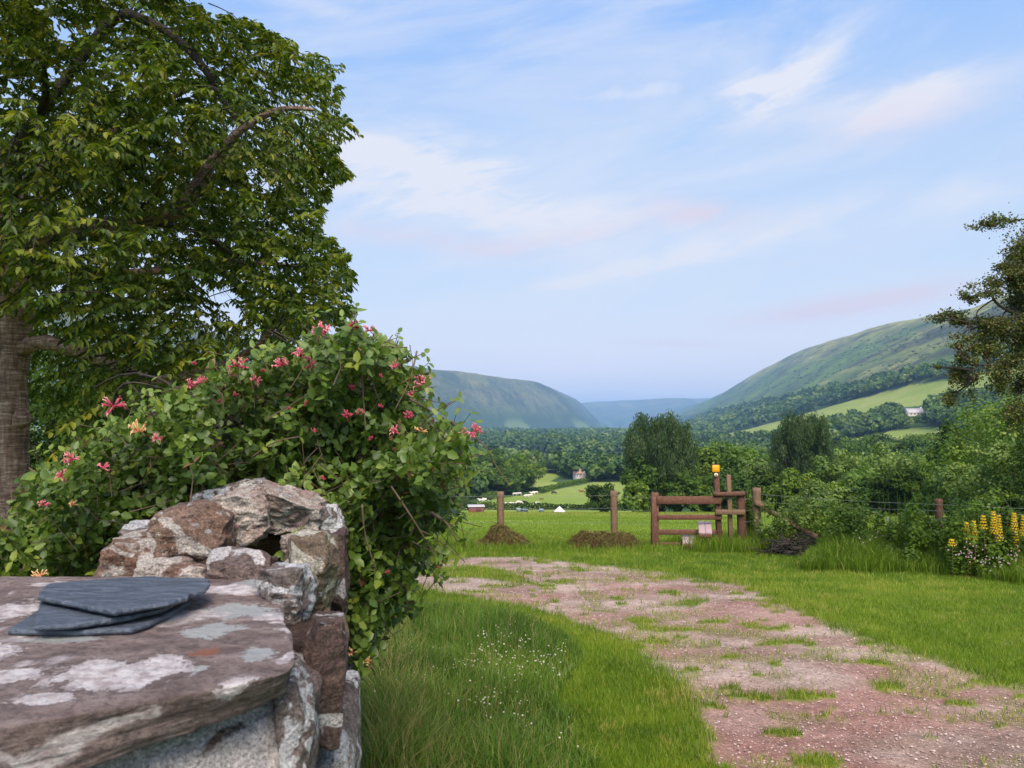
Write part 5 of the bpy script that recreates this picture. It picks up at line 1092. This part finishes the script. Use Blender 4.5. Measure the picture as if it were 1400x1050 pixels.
    spikes = [(1321, 712, 736, 'first spike from the left, a little shorter'), (1331, 710, 737, 'second from the left, pressed to its shorter neighbour'), (1344, 702, 722, 'slender spike standing alone in the middle left'), (1358, 697, 728, 'tall spike, left one of the central pair'), (1365, 702, 738, 'right one of the central pair, flowering lower'), (1386, 699, 726, 'tall thick spike near the right edge'), (1388, 724, 752, 'low spike beneath the thick one near the edge'), (1399, 703, 732, 'spike cut by the right edge'), (1301, 735, 745, 'tiny low spike apart on the left')]
    for px, ty, by, lb in spikes:
        d = 13.0; top = P(px, ty, d); g = float(H(top[0], d)); t = thing('loosestrife_plant', 'yellow loosestrife: '+lb, 'flowering plant', (top[0], d, g), 'yellow loosestrife at the right edge'); h = top[2]-g; lo = h-(by-ty)/FPX*d
        mb = MB(); tube(mb, [(0, 0, -.05), (.01, 0, h*.5), (0, 0, h)], [.007, .006, .003], 5); obj('stem', mb.mesh('stem', M_STEM), t)
        mb = MB(); k = 26; zz = np.linspace(.08, lo+.02, k); a = np.arange(k)*2.1; D_ = np.stack([np.cos(a), np.sin(a), np.full(k, .35)], 1); leaves(mb, np.stack([0*zz, 0*zz, zz], 1), D_, np.tile((0, 0, 1.), (k, 1))+D_*-.3, .11, .035, .3, .2); obj('leaves', mb.mesh('leaves', M_BRIGHT), t)
        mb = MB(); nw = max(3, int((h-lo)/.042))
        for i in range(nw):
            z0 = lo+(h-lo)*i/nw; rr = .064*(1-.6*i/nw)
            for j in range(9):
                a = j*.7+i*.35; c = np.array((math.cos(a)*rr, math.sin(a)*rr, z0+random.uniform(0, .012)))
                for l_ in range(5):
                    an = l_*1.257; e1 = np.array((-math.sin(a), math.cos(a), 0)); dd = e1*math.cos(an)+np.array((0, 0, 1.))*math.sin(an); diamonds(mb, (c+dd*.008)[None], dd[None], (c*np.array((1, 1, 0))/rr+np.array((0, 0, .3)))[None], .018, .013, np.array([random.random()]))
        obj('flower_spike', mb.mesh('flower_spike', M_Y), t)
border()

# ------------------------------------------------------------------ hawthorn on the right
def hawthorn():
    d = 12.5; base = np.array((P(1490, 700, d)[0], d, 0)); base[2] = float(H(base[0], d)); t = thing('hawthorn_tree', 'gnarled hawthorn with browning blossom reaching in from the right edge', 'tree', base)
    mb = MB(); tr = smoothpath([base-np.array((0, 0, .3)), P(1490, 620, d), P(1470, 520, d), P(1480, 430, d), P(1500, 330, d)], 6); tube(mb, tr, np.linspace(.2, .09, len(tr)), 14, wob=.2, seed=2); mb.build('trunk', M_BARK2, t, True)
    limbs = [([P(1480, 450, d), P(1430, 440, d-.2), P(1400, 432, d-.3), P(1384, 427, d-.3), P(1365, 416, d-.3), P(1357, 403, d-.3), P(1371, 387, d-.3), P(1384, 382, d-.2)], .038, .012), ([P(1480, 500, d), P(1430, 480, d-.4), P(1400, 484, d-.5), P(1379, 496, d-.6), P(1352, 499, d-.6), P(1333, 501, d-.6), P(1330, 520, d-.6)], .032, .010),
             ([P(1400, 432, d-.3), P(1372, 437, d-.4), P(1352, 446, d-.4), P(1320, 440, d-.4), P(1290, 434, d-.4)], .028, .007), ([P(1470, 330, d), P(1430, 310, d), P(1400, 300, d), P(1350, 307, d)], .03, .006), ([P(1357, 403, d-.3), P(1345, 400, d-.3), P(1325, 407, d-.3)], .018, .006),
             ([P(1490, 400, d), P(1430, 370, d-.1), P(1400, 352, d-.2), P(1375, 360, d-.2)], .035, .008), ([P(1480, 520, d), P(1420, 530, d-.2), P(1385, 520, d-.3), P(1370, 510, d-.3)], .03, .008), ([P(1357, 410, d-.3), P(1337, 425, d-.35), P(1336, 440, d-.4)], .015, .006)]
    sk = []
    for p_, a, b in limbs: mb = MB(); pp = smoothpath(p_, 6); tube(mb, pp, np.linspace(a, b, len(pp)), 8, wob=.2, seed=len(sk)); mb.build('limb', M_BARK2, t, True); sk += list(pp)
    bl = [(1368, 304, 26, 9, 1), (1350, 306, 8, 6, .6), (1388, 345, 18, 26, 1), (1400, 380, 20, 16, 1), (1375, 365, 16, 10, 1), (1390, 372, 20, 10, 1), (1361, 384, 12, 12, 1), (1345, 400, 20, 9, .9), (1330, 410, 9, 7, .8), (1318, 408, 6, 4, .5), (1290, 433, 20, 9, 1), (1312, 437, 18, 9, .8), (1335, 442, 26, 11, 1), (1372, 452, 36, 20, 1.2), (1395, 460, 20, 24, 1.2), (1352, 462, 24, 16, .9),
          (1322, 462, 14, 8, .6), (1306, 473, 12, 6, .5), (1345, 478, 28, 12, .9), (1320, 495, 14, 16, 1), (1312, 518, 13, 16, 1), (1298, 545, 11, 14, .9), (1331, 520, 8, 18, .7), (1382, 500, 24, 22, 1), (1388, 524, 20, 14, 1), (1283, 502, 5, 4, .4), (1370, 525, 16, 14, .8), (1400, 560, 24, 24, .8), (1400, 420, 14, 10, .6), (1384, 415, 8, 8, .6), (1430, 400, 40, 60, 2), (1440, 500, 40, 60, 2), (1460, 340, 50, 40, 2)]
    mb = MB(); mt = MB()
    for (px, py, rx, ry, k) in bl:
        n = int(2.9*rx*ry*k)+60; cd = d-.35+random.uniform(-.3, .3); c = P(px, py, cd); s_ = cd/FPX
        sub = RNG.normal(0, .48, (7, 3))*np.array((rx*s_, max(rx, ry)*s_*.8, ry*s_)); j = RNG.integers(0, 7, n); p = c+sub[j]+RNG.normal(0, .30, (n, 3))*np.array((rx*s_, max(rx, ry)*s_*.6, ry*s_))
        leaves(mb, p, rvec(n), rvec(n)+np.array((0, 0, .6)), RNG.uniform(.026, .048, n), RNG.uniform(.020, .034, n), .1, .2)
        sk_ = np.array(sk); q = sk_[np.argmin(((sk_-c)**2).sum(1))]
        for i in range(7): e = c+sub[i]; tube(mt, smoothpath([q, (q+e)/2+RNG.normal(0, .03, 3), e], 3), np.linspace(.008, .003, 7), 4)
    mb.build('foliage', M_HAW, t); mt.build('twigs', M_BARK2, t)
hawthorn()

# ------------------------------------------------------------------ church, farmhouse, shed, tent
def gable_house(t, L_, W_, H_, R_, wallm, roofm, ov=.25):
    mb = MB(); x, y = L_/2, W_/2
    V = [(-x, -y, -1), (x, -y, -1), (x, y, -1), (-x, y, -1), (-x, -y, H_), (x, -y, H_), (x, y, H_), (-x, y, H_), (-x, 0, H_+R_), (x, 0, H_+R_)]
    mb.add(V, [(0, 1, 5, 4), (2, 3, 7, 6), (1, 2, 6, 5), (3, 0, 4, 7)], [(5, 6, 9), (7, 4, 8)]); obj('wall', mb.mesh('wall', wallm), t)
    mb = MB(); sl = R_/y; th = .15
    for s_ in (-1, 1):
        a = (y+ov)*s_; z0 = H_-ov*sl+.03; V = [(-x-ov, a, z0), (x+ov, a, z0), (x+ov, 0, H_+R_+.03), (-x-ov, 0, H_+R_+.03)]; V = V+[(p[0], p[1], p[2]+th) for p in V]; mb.add(V, [(0, 1, 2, 3), (7, 6, 5, 4), (0, 4, 5, 1), (1, 5, 6, 2), (3, 2, 6, 7), (0, 3, 7, 4)])
    return obj('roof', mb.mesh('roof', roofm), t)
M_WHITE = simple('limewash', (.74, .66, .60), (.62, .54, .48), .8, .9, .1); M_RTILE = simple('stone_tile_roof', (.42, .26, .20), (.30, .19, .15), 1.5, .9, .2); M_GLASS = simple('dark_glass', (.04, .05, .06), None, 3, .2, 0); M_GREYROOF = simple('grey_slate_roof', (.50, .46, .46), (.40, .37, .37), 1, .8, .1)
def church():
    d = 372; s_c = .74; x = P(792, 650, d)[0]; g = P(792, 653.5, d)[2]; g = max(g, float(H(x, d))); t = thing('church', 'small white church with bellcote and reddish roof among the valley trees', 'church', (x, d, g), rotz=math.radians(-38))
    t.scale = (s_c*.8, s_c, s_c*1.15); gable_house(t, 9, 4.4, 2.6, 2.6, M_WHITE, M_RTILE)
    mb = MB(); box(mb, (3.9, 0, 5.3), (1.2, 1.9, 2.4), bev=.05); b = obj('bellcote', mb.mesh('bellcote', M_WHITE), t); mb = MB(); V = [(3.2, -1.1, 6.5), (4.6, -1.1, 6.5), (4.6, 1.1, 6.5), (3.2, 1.1, 6.5), (3.9, 0, 7.6)]; mb.add(V, [(3, 2, 1, 0)], [(0, 1, 4), (1, 2, 4), (2, 3, 4), (3, 0, 4)]); obj('bellcote_roof', mb.mesh('bellcote_roof', M_RTILE), b)
    for y in (-.3,): mb = MB(); box(mb, (4.52, 0, 5.4), (.06, .6, .9)); obj('opening', mb.mesh('opening', M_GLASS), b)
    mb = MB(); box(mb, (4.53, 0, 2.0), (.06, .8, 1.5)); obj('window', mb.mesh('window', M_GLASS), t)
    for q in (-2.5, 0, 2.5): mb = MB(); box(mb, (q, -2.23, 1.5), (.6, .06, 1.1)); obj('window', mb.mesh('window', M_GLASS), t)
church()
def farmhouse():
    d = Gd(1250, 566, 500)-15; p = P(1250, 566, d); t = thing('farmhouse', 'low pale farmhouse among trees between the hillside fields', 'farmhouse', (p[0], d, float(H(p[0], d))), rotz=.15); sc = d/FPX; L_ = 25*sc
    gable_house(t, L_, L_*.35, 2.6, 3.6, M_WHITE, M_GREYROOF)
    for q in (-.3, -.1, .1, .3): mb = MB(); box(mb, (q*L_, -L_*.175-.03, 1.5), (1.2, .08, 1.0)); obj('window', mb.mesh('window', M_GLASS), t)
    mb = MB(); box(mb, (L_*.4, 0, 6.4), (1.2, 1.0, 1.6)); obj('chimney', mb.mesh('chimney', M_WHITE), t)
farmhouse()
def shed():
    d = 118; p = P(651, 702, d); g = max(float(H(p[0], d)), p[2]-.3); t = thing('field_shed', 'low red brown shed with pale roof behind the left fence post', 'shed', (p[0], d, g), rotz=.12); m1 = simple('red_board', (.24, .075, .06), (.16, .05, .045), 2, .85, .2, stretch=(6, 6, .5)); h = P(651, 691.5, d)[2]-g
    mb = MB(); box(mb, (0, 0, h/2-.15), (2.3, 1.7, h+.1), bev=.02); obj('wall', mb.mesh('wall', m1), t); mb = MB(); box(mb, (0, 0, h+.0), (2.6, 2.0, .10), 0, (.06, 0), bev=.01); obj('roof', mb.mesh('roof', M_GREYROOF), t)
    mb = MB(); box(mb, (.3, -.865, h*.40), (.7, .04, h*.75)); obj('door', mb.mesh('door', simple('dark_door', (.12, .04, .035), None, 4, .8, 0)), t)
shed()
def tent():
    d = 150; p = P(765, 702, d); g = max(float(H(p[0], d)), p[2]); t = thing('bell_tent', 'small white pointed tent at the far edge of the near pasture', 'tent', (p[0], d, g)); m1 = simple('white_canvas', (.78, .74, .74), (.70, .66, .66), 2, .8, .1); h = P(765, 692.3, d)[2]-g; r = 1.15
    mb = MB(); n = 20; prof = [(1.0, -.6), (1.0, .16), (.96, .26), (.55, .60), (.22, .86), (.03, 1.0)]; V = []
    for rr, z in prof:
        for j in range(n): a = j*6.283/n; V.append((math.cos(a)*r*rr*(1+.03*(j % 2)), math.sin(a)*r*rr*(1+.03*(j % 2)), z*h))
    Q = [(i*n+j, i*n+(j+1) % n, (i+1)*n+(j+1) % n, (i+1)*n+j) for i in range(len(prof)-1) for j in range(n)]; mb.add(V, Q); obj('canvas', mb.mesh('canvas', m1), t)
    mb = MB(); tube(mb, [(0, 0, 0), (0, 0, h*1.06)], .03, 6); obj('pole', mb.mesh('pole', M_POST), t); mb = MB(); mb.add([(-.25, -r*1.01, .0), (.25, -r*1.01, .0), (.03, -r*.5, h*.62), (-.03, -r*.5, h*.62)], [(0, 1, 2, 3)]); obj('door_flap', mb.mesh('door_flap', simple('flap_canvas', (.5, .47, .47), None, 2, .8, 0)), t)  # door flap in one even tone, darker than the canvas
tent()
def trailer(px, w, h, col, label, name, d=140):
    p = P(px, 700.5, d); g = max(float(H(p[0], d)), p[2]); t = thing(name, label, 'trailer', (p[0], d, g), rotz=random.uniform(-.2, .2)); M = simple(name+'_paint', col, None, 1, .5, 0)
    mb = MB(); box(mb, (0, 0, h*.55), (w, 1.3, h*.7), bev=.08); obj('body', mb.mesh('body', M), t); mb = MB(); box(mb, (0, 0, h*.95), (w*1.03, 1.35, h*.12), bev=.04); obj('lid', mb.mesh('lid', simple(name+'_lid', tuple(min(.7, c*1.8+.1) for c in col), None, 1, .4, 0)), t)
    for sx in (-1, 1):
        mb = MB(); tube(mb, [(sx*w*.25, -.75, .1), (sx*w*.25, -.6, .1)], [.22, .22], 14); obj('wheel', mb.mesh('wheel', simple('tyre', (.03, .03, .03), None, 3, .8, 0)), t)
trailer(709, .8, .7, (.16, .21, .21), 'small grey green trailer by the dark hedge, left of the tent', 'field_trailer')
trailer(717, 1.2, .6, (.05, .08, .10), 'dark covered trailer beside the grey green one', 'covered_trailer')
trailer(740, .8, .6, (.13, .19, .26), 'small blue trailer between the covered trailer and the tent', 'blue_trailer')

# ------------------------------------------------------------------ cattle
def cow_mesh(pose):
    V = []; R = []; E = []
    def v(p, r): V.append(p); R.append(r); return len(V)-1
    lie = pose == 'lie'; z = .55 if lie else 1.0
    b = [v((-.95, 0, z+.12), (.17, .20)), v((-.7, 0, z+.08), (.27, .31)), v((-.2, 0, z+.0), (.33, .37)), v((.3, 0, z+.0), (.32, .37)), v((.7, 0, z+.06), (.25, .33))]
    for i in range(4): E.append((b[i], b[i+1]))
    hd = {'stand': [(1.0, 0, z+.22), (1.25, 0, z+.38), (1.50, 0, z+.30), (1.72, 0, z+.18)], 'graze': [(1.0, 0, z-.1), (1.25, 0, z-.40), (1.38, 0, z-.66), (1.50, 0, z-.90)], 'lie': [(1.0, 0, z+.25), (1.2, 0, z+.45), (1.45, 0, z+.40), (1.65, 0, z+.28)]}[pose]
    rs = [(.19, .22), (.13, .15), (.13, .14), (.08, .09)]; pr = b[4]
    for p, r in zip(hd, rs): k = v(p, r); E.append((pr, k)); pr = k
    he = hd[1]
    for s_ in (-1, 1): k = v((he[0]+.02, s_*.20, he[2]+.03), (.05, .03)); E.append((len(V)-4+(1 if s_ < 0 else 0)-1 if False else b[4]+2, k))
    for (x, at) in ((-.72, b[1]), (.58, b[4])):
        for s_ in (-1, 1):
            if lie:
                a = v((x, s_*.30, .30), (.12, .12)); c = v((x+.30, s_*.38, .12), (.07, .07)); e = v((x-.02, s_*.36, .07), (.05, .05))
            else:
                kn = .03 if x > 0 else -.06; a = v((x, s_*.17, z-.28), (.12, .12)); c = v((x+kn, s_*.18, .48), (.07, .07)); e = v((x, s_*.18, .05), (.055, .055))
            E += [(at, a), (a, c), (c, e)]
    tl = v((-1.06, 0, z+.05), (.03, .03)); tm = v((-1.12, 0, z-.35), (.02, .02)); te = v((-1.10, 0, z-.62 if not lie else .1), (.04, .04)); E += [(b[0], tl), (tl, tm), (tm, te)]
    me = bpy.data.meshes.new('cow'); me.from_pydata(V, E, []); o = bpy.data.objects.new('cow_source', me); COL.objects.link(o)
    sk = o.modifiers.new('skin', 'SKIN'); 
    for i, r in enumerate(R): me.skin_vertices[0].data[i].radius = r
    me.skin_vertices[0].data[b[2]].use_root = True; ss_ = o.modifiers.new('sub', 'SUBSURF'); ss_.levels = 2
    dg = bpy.context.evaluated_depsgraph_get(); m2 = bpy.data.meshes.new_from_object(o.evaluated_get(dg)); bpy.data.objects.remove(o); m2.materials.clear(); return m2
def cowmat(name, a, b, th):
    m, N, L = newmat(name); o, bs = principled(N, L, .8, .2); tc = N.new('ShaderNodeTexCoord'); f = noise_node(N, L, 1.4, 2, .4, tc.outputs['Object']); L.new(mixn(N, L, mrange(N, L, f, th, th+.03), a, b), bs.inputs['Base Color']); return m
CM = {'white': cowmat('white_hide', (.68, .62, .54), (.55, .48, .40), .6), 'black': cowmat('black_hide', (.02, .018, .017), (.03, .026, .024), .5), 'brown': cowmat('brown_hide', (.15, .07, .035), (.20, .10, .05), .5), 'pied': cowmat('pied_hide', (.68, .63, .56), (.16, .08, .05), .54)}
cows = [(704, 678, 'white', 's', 'left one of the upper row in the pasture'), (710, 677.5, 'white', 'g', 'second of the upper row, close to its left neighbour'), (720, 680.5, 'pied', 'g', 'brown and white, lowest of the upper cluster'), (725, 680, 'white', 'g', 'between the pied cow and the topmost pair'), (728.5, 677, 'white', 's', 'left of the topmost pair'), (732.5, 676, 'white', 's', 'right of the topmost pair, nearest the hedge tree'),
        (757, 676, 'black', 'g', 'black, alone in the middle of the pasture'), (741, 683.5, 'brown', 'l', 'small brown calf lying below the black one'), (795, 673, 'brown', 'l', 'brown, lying left of the round bush'), (669, 686, 'black', 's', 'black, standing at the far left by the hedge'), (658, 685.5, 'white', 'l', 'cream, lying left of the black one at the hedge'), (665, 684.5, 'white', 'l', 'cream, lying just behind the black one at the hedge'),
        (694, 690.5, 'white', 'l', 'cream, lying lowest left near the foot hedge'), (702, 690.5, 'pied', 'l', 'patched, lying beside the cream one near the foot hedge'), (710, 690, 'white', 'g', 'white, grazing left of the lower black one'), (717, 690, 'black', 'g', 'black, lowest in the pasture near the foot hedge'), (734, 691.5, 'white', 'g', 'white, grazing alone right of the lower black one')]
cmesh = {}
for px, py, c, pz, lb in cows:
    key = (c, pz)
    if key not in cmesh: m_ = cow_mesh({'s': 'stand', 'g': 'graze', 'l': 'lie'}[pz]).copy(); m_.materials.append(CM[c]); m_.name = 'cow'; cmesh[key] = m_
    g = G(px, py, 150); o = obj('cow', cmesh[key]); o.location = tuple(g); s_ = .78*(.7 if 'calf' in lb else 1); o.scale = (s_,)*3; o.rotation_euler = (0, 0, random.choice([0, math.pi])+random.uniform(-.5, .5)); tag(o, 'cow, '+lb, 'cow', 'cattle in the valley pasture')

# ------------------------------------------------------------------ air
def haze():
    m, N, L = newmat('haze'); o = N.new('ShaderNodeOutputMaterial'); v = N.new('ShaderNodeVolumePrincipled'); v.inputs['Color'].default_value = (.36, .65, 1.0, 1); v.inputs['Density'].default_value = 1.35e-4; v.inputs['Anisotropy'].default_value = 0.0; L.new(v.outputs[0], o.inputs['Volume'])
    mb = MB(); box(mb, (0, 0, 150), (27000, 27000, 500)); tag(mb.build('haze', m), 'thin blue evening haze filling the valley air', 'haze', kind='stuff')
haze()
print('objects', len(bpy.data.objects))
